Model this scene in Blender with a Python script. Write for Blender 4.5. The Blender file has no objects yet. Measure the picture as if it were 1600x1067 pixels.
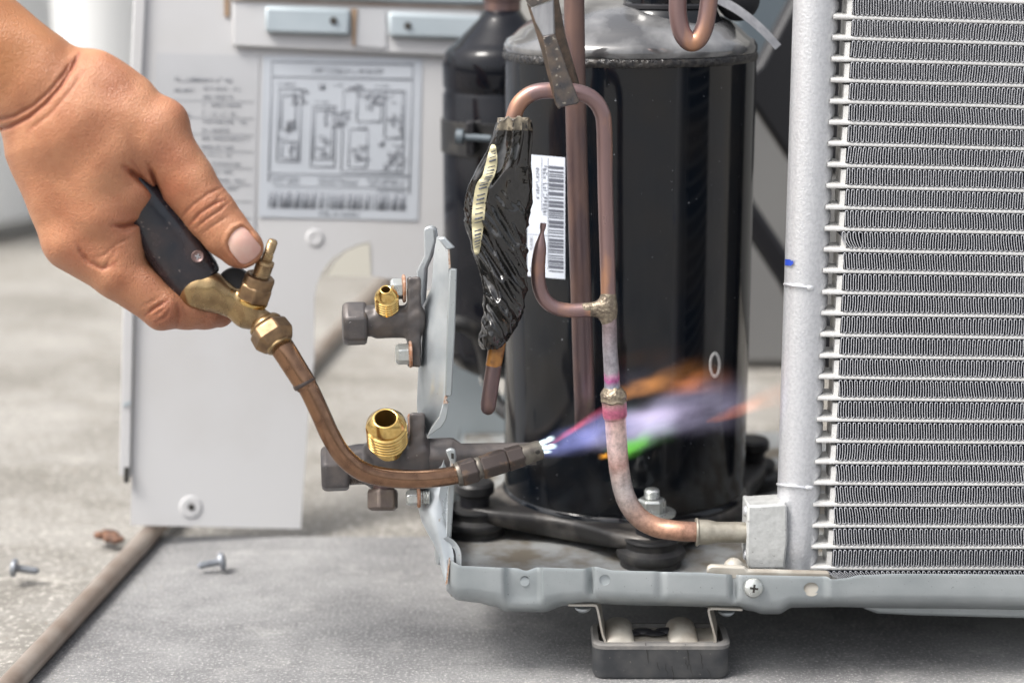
import bpy, bmesh, math, random
import numpy as np
from mathutils import Vector, Matrix, noise

R = math.radians
random.seed(7)
sc = bpy.context.scene
C = sc.collection

# ------------------------------------------------------------------ camera
FPX, TILT, CH = 3000.0, R(12.5), 0.39            # focal length in px of the 1600 px wide photo, tilt, height


def P(u, v, Y):
    """point at distance Y in front of the camera that is seen at photo pixel (u, v)"""
    dx, dy = (u - 800.0) / FPX, (533.5 - v) / FPX
    d = Vector((dx, math.cos(TILT) + dy * math.sin(TILT), -math.sin(TILT) + dy * math.cos(TILT)))
    t = Y / d.y
    return Vector((d.x * t, Y, CH + d.z * t))


def G(u, v, z=0.0):
    """point on the ground seen at a photo pixel"""
    dx, dy = (u - 800.0) / FPX, (533.5 - v) / FPX
    d = Vector((dx, math.cos(TILT) + dy * math.sin(TILT), -math.sin(TILT) + dy * math.cos(TILT)))
    t = (z - CH) / d.z
    return Vector((d.x * t, d.y * t, z))


def S(Y):
    return Y / math.cos(TILT) / FPX              # metres per photo pixel at distance Y


def proj(p):
    d = Vector(p) - Vector((0, 0, CH))
    f = d.y * math.cos(TILT) - d.z * math.sin(TILT)
    return 800 + FPX * d.x / f, 533.5 - FPX * (d.y * math.sin(TILT) + d.z * math.cos(TILT)) / f


cam_d = bpy.data.cameras.new("camera")
cam_d.lens = FPX / 1600 * 36
cam_d.sensor_width = 36
cam_d.sensor_fit = 'HORIZONTAL'
cam_d.clip_start = 0.02
cam_d.clip_end = 500
cam_d.dof.use_dof = True
cam_d.dof.focus_distance = 0.985
cam_d.dof.aperture_fstop = 4.8
cam = bpy.data.objects.new("camera", cam_d)
C.objects.link(cam)
cam.location = (0, 0, CH)
cam.rotation_euler = (R(90) - TILT, 0, 0)
sc.camera = cam

# ------------------------------------------------------------------ light
SUN_EL, SUN_AZ = R(57), R(-116)                  # azimuth measured from +Y, clockwise seen from above
world = bpy.data.worlds.new("World")
sc.world = world
world.use_nodes = True
wn = world.node_tree
bg = wn.nodes["Background"]
sky = wn.nodes.new("ShaderNodeTexSky")
sky.sky_type = 'NISHITA'
sky.sun_disc = False
sky.sun_elevation = SUN_EL
sky.sun_rotation = SUN_AZ
sky.air_density = 1.0
sky.dust_density = 6.0
sky.ozone_density = 0.6
hs = wn.nodes.new("ShaderNodeHueSaturation")     # thin overcast: a whiter sky
hs.inputs["Saturation"].default_value = 0.3
wn.links.new(sky.outputs[0], hs.inputs["Color"])
wn.links.new(hs.outputs[0], bg.inputs[0])
bg.inputs[1].default_value = 0.14
sun_d = bpy.data.lights.new("sun", 'SUN')
sun_d.energy = 1.5
sun_d.angle = R(18)
sun_d.color = (1.0, 0.96, 0.90)
sun = bpy.data.objects.new("sun", sun_d)
C.objects.link(sun)
sdir = Vector((math.sin(SUN_AZ) * math.cos(SUN_EL), math.cos(SUN_AZ) * math.cos(SUN_EL), math.sin(SUN_EL)))
sun.rotation_euler = sdir.to_track_quat('Z', 'Y').to_euler()
sun.location = sdir * 3
vs = sc.view_settings
vs.view_transform = 'Standard'
vs.look = 'None'
vs.gamma = 1
vs.exposure = 0.95
sc.cycles.use_denoising = True
sc.cycles.max_bounces = 8
sc.cycles.volume_step_rate = 0.6
sc.cycles.caustics_reflective = False

# ------------------------------------------------------------------ helpers
WL = {}


class MB:
    def __init__(self):
        self.v, self.f = [], []

    def add(self, vs, fs):
        n = len(self.v)
        self.v += [Vector(p) for p in vs]
        self.f += [tuple(i + n for i in f) for f in fs]
        return self

    def tube(self, pts, r, n=16, cap=True, squash=None):
        pts = [Vector(p) for p in pts]
        rr = list(r) if hasattr(r, '__len__') else [r] * len(pts)
        T = []
        for i in range(len(pts)):
            a, b = pts[max(i - 1, 0)], pts[min(i + 1, len(pts) - 1)]
            T.append((b - a).normalized())
        up = Vector((0, 0, 1)) if abs(T[0].z) < .9 else Vector((0, 1, 0))
        x = T[0].cross(up).normalized()
        vs, fs = [], []
        for i, p in enumerate(pts):
            x = (x - T[i] * x.dot(T[i])).normalized()
            y = T[i].cross(x)
            for k in range(n):
                a = 2 * math.pi * k / n
                vs.append(p + (x * math.cos(a) + y * math.sin(a)) * rr[i])
        for i in range(len(pts) - 1):
            for k in range(n):
                k2 = (k + 1) % n
                fs.append((i * n + k, i * n + k2, (i + 1) * n + k2, (i + 1) * n + k))
        if cap:
            fs.append(tuple(range(n - 1, -1, -1)))
            fs.append(tuple(range((len(pts) - 1) * n, len(pts) * n)))
        return self.add(vs, fs)

    def lathe(self, o, axis, prof, n=40, closed=True, ref=None):
        a = Vector(axis).normalized()
        o = Vector(o)
        rf = Vector(ref) if ref else (Vector((0, 1, 0)) if abs(a.y) < .8 else Vector((0, 0, 1)))
        x = (rf - a * rf.dot(a)).normalized()
        y = a.cross(x)
        vs, fs = [], []
        for t, r in prof:
            for k in range(n):
                an = 2 * math.pi * (k + .5) / n
                vs.append(o + a * t + (x * math.cos(an) + y * math.sin(an)) * r)
        for i in range(len(prof) - 1):
            for k in range(n):
                k2 = (k + 1) % n
                fs.append((i * n + k, i * n + k2, (i + 1) * n + k2, (i + 1) * n + k))
        if closed:
            fs.append(tuple(range(n - 1, -1, -1)))
            fs.append(tuple(range((len(prof) - 1) * n, len(prof) * n)))
        return self.add(vs, fs)

    def slab(self, pts, off):
        """polygon pts (list of points) given the thickness vector off"""
        pts = [Vector(p) for p in pts]
        off = Vector(off)
        n = len(pts)
        fs = [tuple(range(n)), tuple(range(2 * n - 1, n - 1, -1))]
        fs += [(i, i + n, (i + 1) % n + n, (i + 1) % n) for i in range(n)]
        return self.add(pts + [p + off for p in pts], fs)

    def box(self, c, half, M=None):
        M = M or Matrix.Identity(3)
        c = Vector(c)
        vs = [c + M @ Vector((sx * half[0], sy * half[1], sz * half[2])) for sx in (-1, 1) for sy in (-1, 1) for sz in (-1, 1)]
        return self.add(vs, [(0, 1, 3, 2), (4, 6, 7, 5), (0, 4, 5, 1), (2, 3, 7, 6), (0, 2, 6, 4), (1, 5, 7, 3)])

    def grid(self, rows, closed=False):
        m = len(rows[0])
        vs = [p for r in rows for p in r]
        fs = []
        for i in range(len(rows) - 1):
            for k in range(m if closed else m - 1):
                k2 = (k + 1) % m
                fs.append((i * m + k, i * m + k2, (i + 1) * m + k2, (i + 1) * m + k))
        return self.add(vs, fs)

    def ball(self, c, rad, n=12, m=8):
        c = Vector(c)
        rad = rad if hasattr(rad, '__len__') else (rad,) * 3
        rows = []
        for i in range(m + 1):
            th = math.pi * (i + .001) / (m + .002)
            rows.append([c + Vector((rad[0] * math.sin(th) * math.cos(2 * math.pi * k / n),
                                     rad[1] * math.sin(th) * math.sin(2 * math.pi * k / n), rad[2] * math.cos(th))) for k in range(n)])
        return self.grid(rows, True)

    def build(self, name, mat, parent=None, angle=38, bevel=0, label=None, fix=True):
        if parent is not None:
            org = WL[parent]
        else:
            org = Vector((sum(p.x for p in self.v) / len(self.v), sum(p.y for p in self.v) / len(self.v), min(p.z for p in self.v)))
        me = bpy.data.meshes.new(name)
        me.from_pydata([tuple(p - org) for p in self.v], [], self.f)
        if fix:
            bm = bmesh.new()
            bm.from_mesh(me)
            bmesh.ops.recalc_face_normals(bm, faces=bm.faces)
            bm.to_mesh(me)
            bm.free()
        me.shade_smooth()
        if angle is not None:
            me.set_sharp_from_angle(angle=R(angle))
        me.materials.append(mat)
        o = bpy.data.objects.new(name, me)
        C.objects.link(o)
        WL[o] = org.copy()
        if parent is not None:
            o.parent = parent
        else:
            o.location = org
        if bevel:
            b = o.modifiers.new("bevel", 'BEVEL')
            b.width = bevel
            b.segments = 2
            b.limit_method = 'ANGLE'
            b.angle_limit = R(40)
            b.harden_normals = False
        if label:
            o['label'] = label
        return o


def thing(name, label, cat, loc, group=None):
    o = bpy.data.objects.new(name, None)
    o.empty_display_size = 0.01
    C.objects.link(o)
    o.location = loc
    WL[o] = Vector(loc)
    return tag(o, label, cat, group)


def tag(o, label=None, cat=None, group=None, kind=None):
    if label: o['label'] = label
    if cat: o['category'] = cat
    if group: o['group'] = group
    if kind: o['kind'] = kind
    return o


def curve(pts, step=6):
    """Catmull-Rom through the tuples pts (any length), about `step` samples per span"""
    q = [np.array(p, float) for p in pts]
    q = [2 * q[0] - q[1]] + q + [2 * q[-1] - q[-2]]
    out = []
    for i in range(1, len(q) - 2):
        for k in range(step):
            t = k / step
            a, b, c, d = q[i - 1:i + 3]
            out.append(.5 * (2 * b + (c - a) * t + (2 * a - 5 * b + 4 * c - d) * t * t + (3 * b - a - 3 * c + d) * t ** 3))
    out.append(q[-2])
    return out


def pipe(mb, pts, step=6, n=18, cap=True):
    """pts: (u, v, Y, radius_px)"""
    cs = curve(pts, step)
    return mb.tube([P(c[0], c[1], c[2]) for c in cs], [c[3] * S(c[2]) for c in cs], n, cap)


def pxpoly(pts, Y):
    return [P(p[0], p[1], p[2] if len(p) > 2 else Y) for p in pts]


def axis_px(du, dv, dw, Y=.95):
    """direction from image right/down/toward-the-viewer components to world"""
    s, c = math.sin(TILT), math.cos(TILT)
    return (Vector((1, 0, 0)) * du + Vector((0, s, c)) * -dv + Vector((0, -c, s)) * dw).normalized()


# ------------------------------------------------------------------ implicit surfaces
def smin(a, b, k):
    h = np.maximum(k - np.abs(a - b), 0) / k
    return np.minimum(a, b) - h * h * k * .25


def cone(p, a, b):
    """a, b: (x, y, z, r)"""
    ax, ay, az, ra = a
    bx, by, bz, rb = b
    dx, dy, dz = bx - ax, by - ay, bz - az
    L = dx * dx + dy * dy + dz * dz + 1e-9
    px, py, pz = p[0] - ax, p[1] - ay, p[2] - az
    t = np.clip((px * dx + py * dy + pz * dz) / L, 0, 1)
    return np.sqrt((px - t * dx) ** 2 + (py - t * dy) ** 2 + (pz - t * dz) ** 2) - (ra + (rb - ra) * t)


def seg2(p, a, b):
    dx, dy = b[0] - a[0], b[1] - a[1]
    t = np.clip(((p[0] - a[0]) * dx + (p[1] - a[1]) * dy) / (dx * dx + dy * dy), 0, 1)
    return np.hypot(p[0] - a[0] - t * dx, p[1] - a[1] - t * dy)


def surface(fn, lo, hi, h):
    """naive surface nets of fn < 0; returns vertices (N,3) and quads"""
    ax = [np.arange(l, u + h, h, dtype=np.float32) for l, u in zip(lo, hi)]
    F = np.empty([len(a) for a in ax], np.float32)
    B = 24
    for i in range(0, len(ax[0]), B):
        g = np.meshgrid(ax[0][i:i + B], ax[1], ax[2], indexing='ij')
        F[i:i + B] = fn(g)
    s = F < 0
    nx, ny, nz = (n - 1 for n in F.shape)
    cor = [(a, b, c) for a in (0, 1) for b in (0, 1) for c in (0, 1)]
    cnt = sum(s[a:a + nx, b:b + ny, c:c + nz].astype(np.int8) for a, b, c in cor)
    act = (cnt > 0) & (cnt < 8)
    I = np.argwhere(act)
    idx = -np.ones(act.shape, np.int64)
    idx[act] = np.arange(len(I))
    acc = np.zeros((len(I), 3))
    num = np.zeros(len(I))
    for a in cor:
        for d in range(3):
            if a[d]: continue
            b = list(a); b[d] = 1
            fa = F[I[:, 0] + a[0], I[:, 1] + a[1], I[:, 2] + a[2]]
            fb = F[I[:, 0] + b[0], I[:, 1] + b[1], I[:, 2] + b[2]]
            m = (fa < 0) != (fb < 0)
            t = np.where(m, fa / np.where(m, fa - fb, 1), 0)
            p = np.tile(np.array(a, float), (len(I), 1))
            p[:, d] += t
            acc += p * m[:, None]
            num += m
    V = np.array(lo) + h * (I + acc / num[:, None])
    Q = []
    for d in range(3):
        e, f = (d + 1) % 3, (d + 2) % 3
        sl0 = [slice(1, -1)] * 3; sl0[d] = slice(0, -1)
        sl1 = [slice(1, -1)] * 3; sl1[d] = slice(1, None)
        E = np.argwhere(s[tuple(sl0)] != s[tuple(sl1)])
        off = np.ones(3, int); off[d] = 0
        E = E + off
        inside = s[E[:, 0], E[:, 1], E[:, 2]]
        def cell(de, df):
            c = E.copy()
            c[:, e] += de; c[:, f] += df
            return idx[c[:, 0], c[:, 1], c[:, 2]]
        q = np.stack([cell(-1, -1), cell(0, -1), cell(0, 0), cell(-1, 0)], 1)
        q[~inside] = q[~inside][:, ::-1]
        Q.append(q)
    return V, np.concatenate(Q)


def sdf_part(fn, lo, hi, h, Y0, name, mat, parent=None, relax=1):
    """implicit shape in (px right, px down, px toward the viewer) at distance Y0"""
    V, Q = surface(fn, lo, hi, h)
    s = S(Y0)
    mb = MB()
    mb.v = [P(a, b, Y0 - c * s) for a, b, c in V]
    mb.f = [tuple(int(i) for i in q) for q in Q]
    return mb.build(name, mat, parent, angle=None, fix=False), V


# ------------------------------------------------------------------ materials
def mat(name, col, rough=.5, metal=0., spec=.5, noise_scale=None, col2=None, n_lo=.4, n_hi=.65, bump=0., bump_scale=800.,
        rvar=0., coat=0., sss=0., detail=4., speck=None, speck_scale=900., speck_at=.72, stretch=None, dist=.0004, voro=0.):
    m = bpy.data.materials.new(name)
    m.use_nodes = True
    nt = m.node_tree
    N, L = nt.nodes, nt.links
    b = N["Principled BSDF"]
    b.inputs["Base Color"].default_value = (*col, 1)
    b.inputs["Roughness"].default_value = rough
    b.inputs["Metallic"].default_value = metal
    b.inputs["Specular IOR Level"].default_value = spec
    if coat:
        b.inputs["Coat Weight"].default_value = coat
        b.inputs["Coat Roughness"].default_value = .08
    if sss:
        b.inputs["Subsurface Weight"].default_value = sss
        b.inputs["Subsurface Radius"].default_value = (.004, .0016, .0008)
        b.inputs["Subsurface Scale"].default_value = 1.
    tc = N.new("ShaderNodeTexCoord")
    co = tc.outputs["Object"]
    if stretch:
        mp = N.new("ShaderNodeMapping")
        mp.inputs["Scale"].default_value = stretch
        L.new(co, mp.inputs[0])
        co = mp.outputs[0]
    cur = None
    if noise_scale:
        nz = N.new("ShaderNodeTexNoise")
        nz.inputs["Scale"].default_value = noise_scale
        nz.inputs["Detail"].default_value = detail
        L.new(co, nz.inputs["Vector"])
        mr = N.new("ShaderNodeMapRange")
        mr.inputs[1].default_value, mr.inputs[2].default_value = n_lo, n_hi
        L.new(nz.outputs[0], mr.inputs[0])
        mx = N.new("ShaderNodeMix")
        mx.data_type = 'RGBA'
        mx.inputs[6].default_value = (*col, 1)
        mx.inputs[7].default_value = (*(col2 or col), 1)
        L.new(mr.outputs[0], mx.inputs[0])
        cur = mx.outputs[2]
        if rvar:
            mr2 = N.new("ShaderNodeMapRange")
            mr2.inputs[1].default_value, mr2.inputs[2].default_value = .3, .7
            mr2.inputs[3].default_value, mr2.inputs[4].default_value = rough - rvar, rough + rvar
            L.new(nz.outputs[0], mr2.inputs[0])
            L.new(mr2.outputs[0], b.inputs["Roughness"])
    if speck:
        n2 = N.new("ShaderNodeTexNoise")
        n2.inputs["Scale"].default_value = speck_scale
        n2.inputs["Detail"].default_value = 2
        L.new(co, n2.inputs["Vector"])
        mr = N.new("ShaderNodeMapRange")
        mr.inputs[1].default_value, mr.inputs[2].default_value = speck_at, speck_at + .05
        L.new(n2.outputs[0], mr.inputs[0])
        mx = N.new("ShaderNodeMix")
        mx.data_type = 'RGBA'
        if cur: L.new(cur, mx.inputs[6])
        else: mx.inputs[6].default_value = (*col, 1)
        mx.inputs[7].default_value = (*speck, 1)
        L.new(mr.outputs[0], mx.inputs[0])
        cur = mx.outputs[2]
    if cur: L.new(cur, b.inputs["Base Color"])
    if bump:
        n3 = N.new("ShaderNodeTexNoise")
        n3.inputs["Scale"].default_value = bump_scale
        n3.inputs["Detail"].default_value = 3
        L.new(co, n3.inputs["Vector"])
        hgt = n3.outputs[0]
        if voro:
            vo = N.new("ShaderNodeTexVoronoi")
            vo.inputs["Scale"].default_value = bump_scale * voro
            L.new(co, vo.inputs["Vector"])
            ad = N.new("ShaderNodeMath"); ad.operation = 'MULTIPLY_ADD'
            ad.inputs[1].default_value = .6
            L.new(vo.outputs[0], ad.inputs[0])
            L.new(n3.outputs[0], ad.inputs[2])
            hgt = ad.outputs[0]
        bp = N.new("ShaderNodeBump")
        bp.inputs["Strength"].default_value = bump
        bp.inputs["Distance"].default_value = dist
        L.new(hgt, bp.inputs["Height"])
        L.new(bp.outputs[0], b.inputs["Normal"])
    return m


def concrete(name, light, dark, grain, grit, gs):
    m = bpy.data.materials.new(name); m.use_nodes = True
    nt = m.node_tree; N, L = nt.nodes, nt.links
    b = N["Principled BSDF"]; b.inputs["Roughness"].default_value = .88
    tc = N.new("ShaderNodeTexCoord")
    def nz(scale, detail, rough=.55, stretch=None):
        n = N.new("ShaderNodeTexNoise"); n.inputs["Scale"].default_value = scale; n.inputs["Detail"].default_value = detail
        n.inputs["Roughness"].default_value = rough
        if stretch:
            mp = N.new("ShaderNodeMapping"); mp.inputs["Scale"].default_value = stretch
            L.new(tc.outputs["Object"], mp.inputs[0]); L.new(mp.outputs[0], n.inputs["Vector"])
        else:
            L.new(tc.outputs["Object"], n.inputs["Vector"])
        return n.outputs[0]
    def rng(x, a, b_, c=0., d=1.):
        r = N.new("ShaderNodeMapRange"); r.inputs[1].default_value, r.inputs[2].default_value, r.inputs[3].default_value, r.inputs[4].default_value = a, b_, c, d
        L.new(x, r.inputs[0]); return r.outputs[0]
    def mix(f, a, c):
        x = N.new("ShaderNodeMix"); x.data_type = 'RGBA'
        L.new(f, x.inputs[0])
        for k, q in ((6, a), (7, c)):
            if isinstance(q, tuple): x.inputs[k].default_value = (*q, 1)
            else: L.new(q, x.inputs[k])
        return x.outputs[2]
    c = mix(rng(nz(7, 9, .66), .40, .61), light, dark)
    c = mix(rng(nz(26, 8, .7, (1, 2.6, 1)), .52, .74, 0, .8), c, dark)
    c = mix(rng(nz(19, 9, .74, (1, 1.7, 1)), .54, .72, 0, .45), c, grain)      # pale scuffs
    g = nz(gs, 5, .75)
    c = mix(rng(g, .53, .66, 0, .9), c, grain)
    c = mix(rng(g, .45, .32, 0, .75), c, dark)
    c = mix(rng(nz(gs * .55, 3, .6), .66, .72, 0, .8), c, grit)
    L.new(c, b.inputs["Base Color"])
    bp = N.new("ShaderNodeBump"); bp.inputs["Strength"].default_value = .75; bp.inputs["Distance"].default_value = .0012
    L.new(g, bp.inputs["Height"]); L.new(bp.outputs[0], b.inputs["Normal"])
    return m


M = {}
M['ground'] = concrete('brown_concrete', (.265, .254, .235), (.16, .15, .132), (.60, .57, .52), (.20, .15, .11), 230)
M['slab'] = concrete('grey_concrete', (.285, .285, .285), (.15, .15, .155), (.52, .51, .49), (.13, .115, .10), 520)
M['galv'] = mat('galvanised_paint', (.42, .45, .458), .36, .45, noise_scale=30, col2=(.31, .34, .35), n_lo=.38, n_hi=.68, detail=9, bump=.18, bump_scale=1300, rvar=.08, dist=.0003, speck=(.20, .21, .21), speck_scale=900, speck_at=.70)
M['galv_pale'] = mat('pale_galvanised', (.55, .585, .605), .34, .45, noise_scale=50, col2=(.43, .47, .495), bump=.08, bump_scale=1500, rvar=.08, speck=(.40, .36, .31), speck_scale=420, speck_at=.72, dist=.0003)
M['rawedge'] = mat('rusty_edge', (.42, .25, .16), .8, .1, noise_scale=700, col2=(.5, .46, .42))
M['panmud'] = mat('dirty_pan', (.30, .31, .31), .6, .1, noise_scale=45, col2=(.16, .14, .11), n_lo=.42, n_hi=.6, detail=8, bump=.5, bump_scale=500)
M['alu'] = mat('sprayed_aluminium', (.70, .71, .735), .36, .6, noise_scale=600, col2=(.60, .61, .635), bump=.5, bump_scale=800, dist=.0005, rvar=.06)
M['alu_cast'] = mat('cast_aluminium', (.60, .61, .60), .5, .4, noise_scale=260, col2=(.50, .51, .50), bump=.4, bump_scale=420, dist=.0006, speck=(.30, .30, .29), speck_scale=330, speck_at=.70)
M['alu_tube'] = mat('coil_aluminium', (.80, .80, .785), .34, .35, noise_scale=500, col2=(.72, .71, .69), bump=.4, bump_scale=900, rvar=.06)
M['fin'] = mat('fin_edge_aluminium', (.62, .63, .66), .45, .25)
M['fin_side'] = mat('shaded_fin_side', (.042, .047, .066), .55)  # the shade in the fin gaps is painted into the side colour
M['copper'] = mat('oxidised_copper', (.265, .175, .17), .36, .68, noise_scale=48, col2=(.50, .265, .16), n_lo=.50, n_hi=.64, detail=6, bump=.15, bump_scale=1500, rvar=.1, dist=.0002, stretch=(1, 1, .35))
M['copper_dark'] = mat('dark_copper', (.125, .088, .092), .38, .55, noise_scale=90, col2=(.20, .125, .105), detail=6, bump=.15, bump_scale=1500, rvar=.1, dist=.0002, stretch=(1, 1, .3))
M['copper_hot'] = mat('heated_copper', (.62, .44, .40), .5, .45, noise_scale=260, col2=(.50, .37, .35), detail=7, bump=.2, bump_scale=1500, dist=.0003)
M['copper_grey'] = mat('ashen_copper', (.36, .35, .37), .5, .5, noise_scale=300, col2=(.46, .42, .42), detail=6, bump=.15, bump_scale=1500, dist=.0002)
M['pink'] = mat('heat_tint_pink', (.52, .20, .26), .5, .45, noise_scale=420, col2=(.62, .36, .34), detail=6, bump=.25, bump_scale=1200)
M['violet'] = mat('heat_tint_violet', (.50, .12, .33), .5, .5, noise_scale=400, col2=(.40, .22, .38), detail=5)
M['braze'] = mat('braze_alloy', (.31, .26, .19), .38, .6, noise_scale=420, col2=(.17, .135, .105), detail=6, bump=.9, bump_scale=520, dist=.001)
M['ferrule'] = mat('olive_ferrule', (.36, .335, .28), .42, .5, noise_scale=200, col2=(.27, .25, .205), bump=.2, bump_scale=900)
M['torchtube'] = mat('brown_bronze_tube', (.33, .19, .118), .22, 1., noise_scale=170, col2=(.20, .115, .075), n_lo=.40, n_hi=.68, detail=6, bump=.1, bump_scale=1200, rvar=.09, dist=.0002)
M['brass_old'] = mat('tarnished_brass', (.42, .295, .15), .27, .9, noise_scale=110, col2=(.22, .14, .075), n_lo=.38, n_hi=.68, detail=7, bump=.2, bump_scale=1000, rvar=.1, dist=.0003)
M['brass_hex'] = mat('dark_brass', (.29, .19, .105), .34, .85, noise_scale=150, col2=(.16, .10, .06), detail=6, bump=.15, bump_scale=1000, rvar=.08, dist=.0002)
M['brass_thread'] = mat('worn_brass_thread', (.48, .35, .20), .34, .85, noise_scale=300, col2=(.34, .23, .13))
M['brass_new'] = mat('bright_brass', (.78, .54, .20), .2, 1., noise_scale=500, col2=(.66, .43, .14), rvar=.05)
M['brass_bore'] = mat('brass_bore', (.34, .20, .055), .45, .8)  # darkened brass, the hole's inner shade put into the colour
M['nozzle'] = mat('burnt_steel', (.075, .060, .055), .38, .6, noise_scale=160, col2=(.20, .125, .075), n_lo=.52, n_hi=.74, detail=6, bump=.15, bump_scale=900, rvar=.08)
M['nozzle_tip'] = mat('scaled_steel', (.17, .155, .13), .42, .6, noise_scale=200, col2=(.10, .088, .078), detail=6, bump=.2, bump_scale=900)
M['valve'] = mat('grey_brown_casting', (.105, .097, .097), .46, .45, noise_scale=110, col2=(.165, .145, .135), detail=8, bump=.35, bump_scale=420, rvar=.08, speck=(.5, .48, .47), speck_scale=800, speck_at=.74, dist=.0004)
M['valve_hex'] = mat('dark_bronze_plug', (.15, .12, .105), .4, .6, noise_scale=150, col2=(.2, .16, .13), bump=.2, bump_scale=800)
M['zinc'] = mat('zinc_plated', (.62, .64, .62), .32, .8, noise_scale=250, col2=(.50, .52, .49), bump=.15, bump_scale=900, rvar=.08)
M['rust'] = mat('rusty_washer', (.33, .15, .075), .8, .1, noise_scale=400, col2=(.5, .33, .25), bump=.4, bump_scale=900)
M['black'] = mat('black_enamel', (.0045, .0065, .010), .10, 0, .42, noise_scale=40, col2=(.010, .010, .011), rvar=.03, speck=(.30, .31, .33), speck_scale=560, speck_at=.75)
M['black_dome'] = mat('reflection_grey_enamel', (.05, .05, .052), .13, 0, .8, noise_scale=30, col2=(.25, .25, .252), n_lo=.42, n_hi=.68, detail=7, rvar=.08, coat=.8, bump=.08, bump_scale=300)  # pale grey mottling stands in for bright reflections on the dome
M['black_weld'] = mat('black_weld_bead', (.02, .02, .022), .18, .2, noise_scale=300, col2=(.06, .055, .05), bump=1., bump_scale=420, dist=.0015)
M['black_acc'] = mat('black_gloss_vessel', (.0045, .0055, .0085), .06, 0, .28, noise_scale=60, col2=(.010, .010, .013))
M['black_dust'] = mat('dusty_black_steel', (.022, .021, .021), .42, .1, noise_scale=32, col2=(.17, .155, .14), n_lo=.47, n_hi=.68, detail=8, bump=.2, bump_scale=500)
M['rubber'] = mat('black_rubber', (.017, .017, .018), .5, 0, noise_scale=120, col2=(.05, .047, .043), n_lo=.5, n_hi=.75, bump=.2, bump_scale=600)
M['rubber_grey'] = mat('weathered_rubber', (.046, .049, .054), .62, 0, noise_scale=60, col2=(.095, .095, .095), detail=7, bump=.25, bump_scale=500, speck=(.16, .15, .14), speck_scale=500, speck_at=.72)
M['rubber_worn'] = mat('scuffed_rubber_edge', (.16, .155, .15), .75, 0, noise_scale=150, col2=(.22, .21, .195), detail=7, bump=.3, bump_scale=700)
M['bracket'] = mat('beige_galvanised', (.44, .415, .365), .5, .2, noise_scale=70, col2=(.30, .265, .22), n_lo=.42, n_hi=.66, detail=7, bump=.1, bump_scale=700)
M['tape'] = mat('black_vinyl_tape', (.005, .0048, .0045), .07, 0, .9, noise_scale=100, col2=(.011, .010, .009), bump=.25, bump_scale=160, dist=.0012)
M['tape_torn'] = mat('torn_clear_tape', (.26, .225, .17), .25, 0, .5, noise_scale=260, col2=(.06, .05, .04), bump=.5, bump_scale=400)
M['paper_yellow'] = mat('yellowed_paper', (.68, .62, .40), .6, noise_scale=100, col2=(.60, .54, .34))
M['amber'] = mat('amber_tape', (.42, .19, .05), .25, .1, noise_scale=200, col2=(.16, .07, .025), bump=.3, bump_scale=400)
M['paper'] = mat('white_sticker', (.62, .66, .74), .4, 0, noise_scale=60, col2=(.56, .61, .69))
M['cap_black'] = mat('black_bolt_cap', (.02, .02, .021), .4, .2)
M['ink'] = mat('grey_ink', (.10, .11, .14), .6)
M['ink_blue'] = mat('washed_ink', (.215, .23, .26), .6)
M['panel'] = mat('white_powder_coat', (.53, .53, .535), .42, 0, noise_scale=9, col2=(.47, .46, .45), n_lo=.45, n_hi=.75, detail=5)
M['panel_blue'] = mat('pale_blue_zinc', (.43, .485, .515), .38, .2, noise_scale=30, col2=(.39, .445, .475))
M['label_sheet'] = mat('label_paper', (.475, .505, .545), .5, noise_scale=20, col2=(.44, .47, .51))
M['label_left'] = mat('faded_label', (.465, .472, .487), .5, noise_scale=20, col2=(.43, .437, .45))
M['flap'] = mat('cream_flap', (.58, .56, .49), .5)
M['dark'] = mat('dark_gap', (.03, .028, .025), .8)
M['brown'] = mat('brown_strip', (.30, .21, .14), .8)  # flat brown of the cover's slit and fold strips
M['steel_dark'] = mat('blackened_steel', (.10, .097, .102), .36, .7, noise_scale=150, col2=(.21, .17, .14), detail=9, bump=.35, bump_scale=520, rvar=.12, speck=(.46, .42, .36), speck_scale=420, speck_at=.63)
M['steel_side'] = mat('steel_edge', (.10, .08, .065), .5, .5, noise_scale=200, col2=(.17, .12, .09), bump=.3, bump_scale=600)
M['steel_grey'] = mat('brushed_steel', (.34, .34, .35), .4, .6, noise_scale=90, col2=(.26, .26, .27), stretch=(3, 3, .6))
M['bar'] = mat('worn_brown_steel', (.27, .21, .17), .42, .5, noise_scale=40, col2=(.36, .31, .27), n_lo=.42, n_hi=.66, detail=7, bump=.2, bump_scale=700, rvar=.08)
M['plastic'] = mat('black_plastic', (.012, .012, .015), .5, 0)
M['plastic_grey'] = mat('slate_plastic', (.10, .125, .145), .5, 0)
M['white'] = mat('white_paint', (.80, .81, .81), .6)
M['wall'] = mat('grey_render', (.42, .42, .40), .9, noise_scale=3, col2=(.35, .345, .33))
M['handle'] = mat('worn_black_handle', (.013, .015, .022), .24, 0, .55, noise_scale=70, col2=(.040, .029, .030), n_lo=.42, n_hi=.66, detail=9, bump=.35, bump_scale=260, rvar=.1, speck=(.17, .14, .13), speck_scale=260, speck_at=.675)
M['leaf'] = mat('dry_leaf', (.20, .10, .06), .8, noise_scale=200, col2=(.08, .05, .04))
M['nail'] = mat('thumb_nail', (.66, .375, .31), .26, 0, .5, noise_scale=75, col2=(.72, .49, .41), n_lo=.42, n_hi=.62, sss=.2)
M['blue'] = mat('blue_marker', (.02, .06, .42), .5)
M['mark'] = mat('white_marker', (.66, .66, .64), .5, noise_scale=900, col2=(.5, .5, .48))


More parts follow.
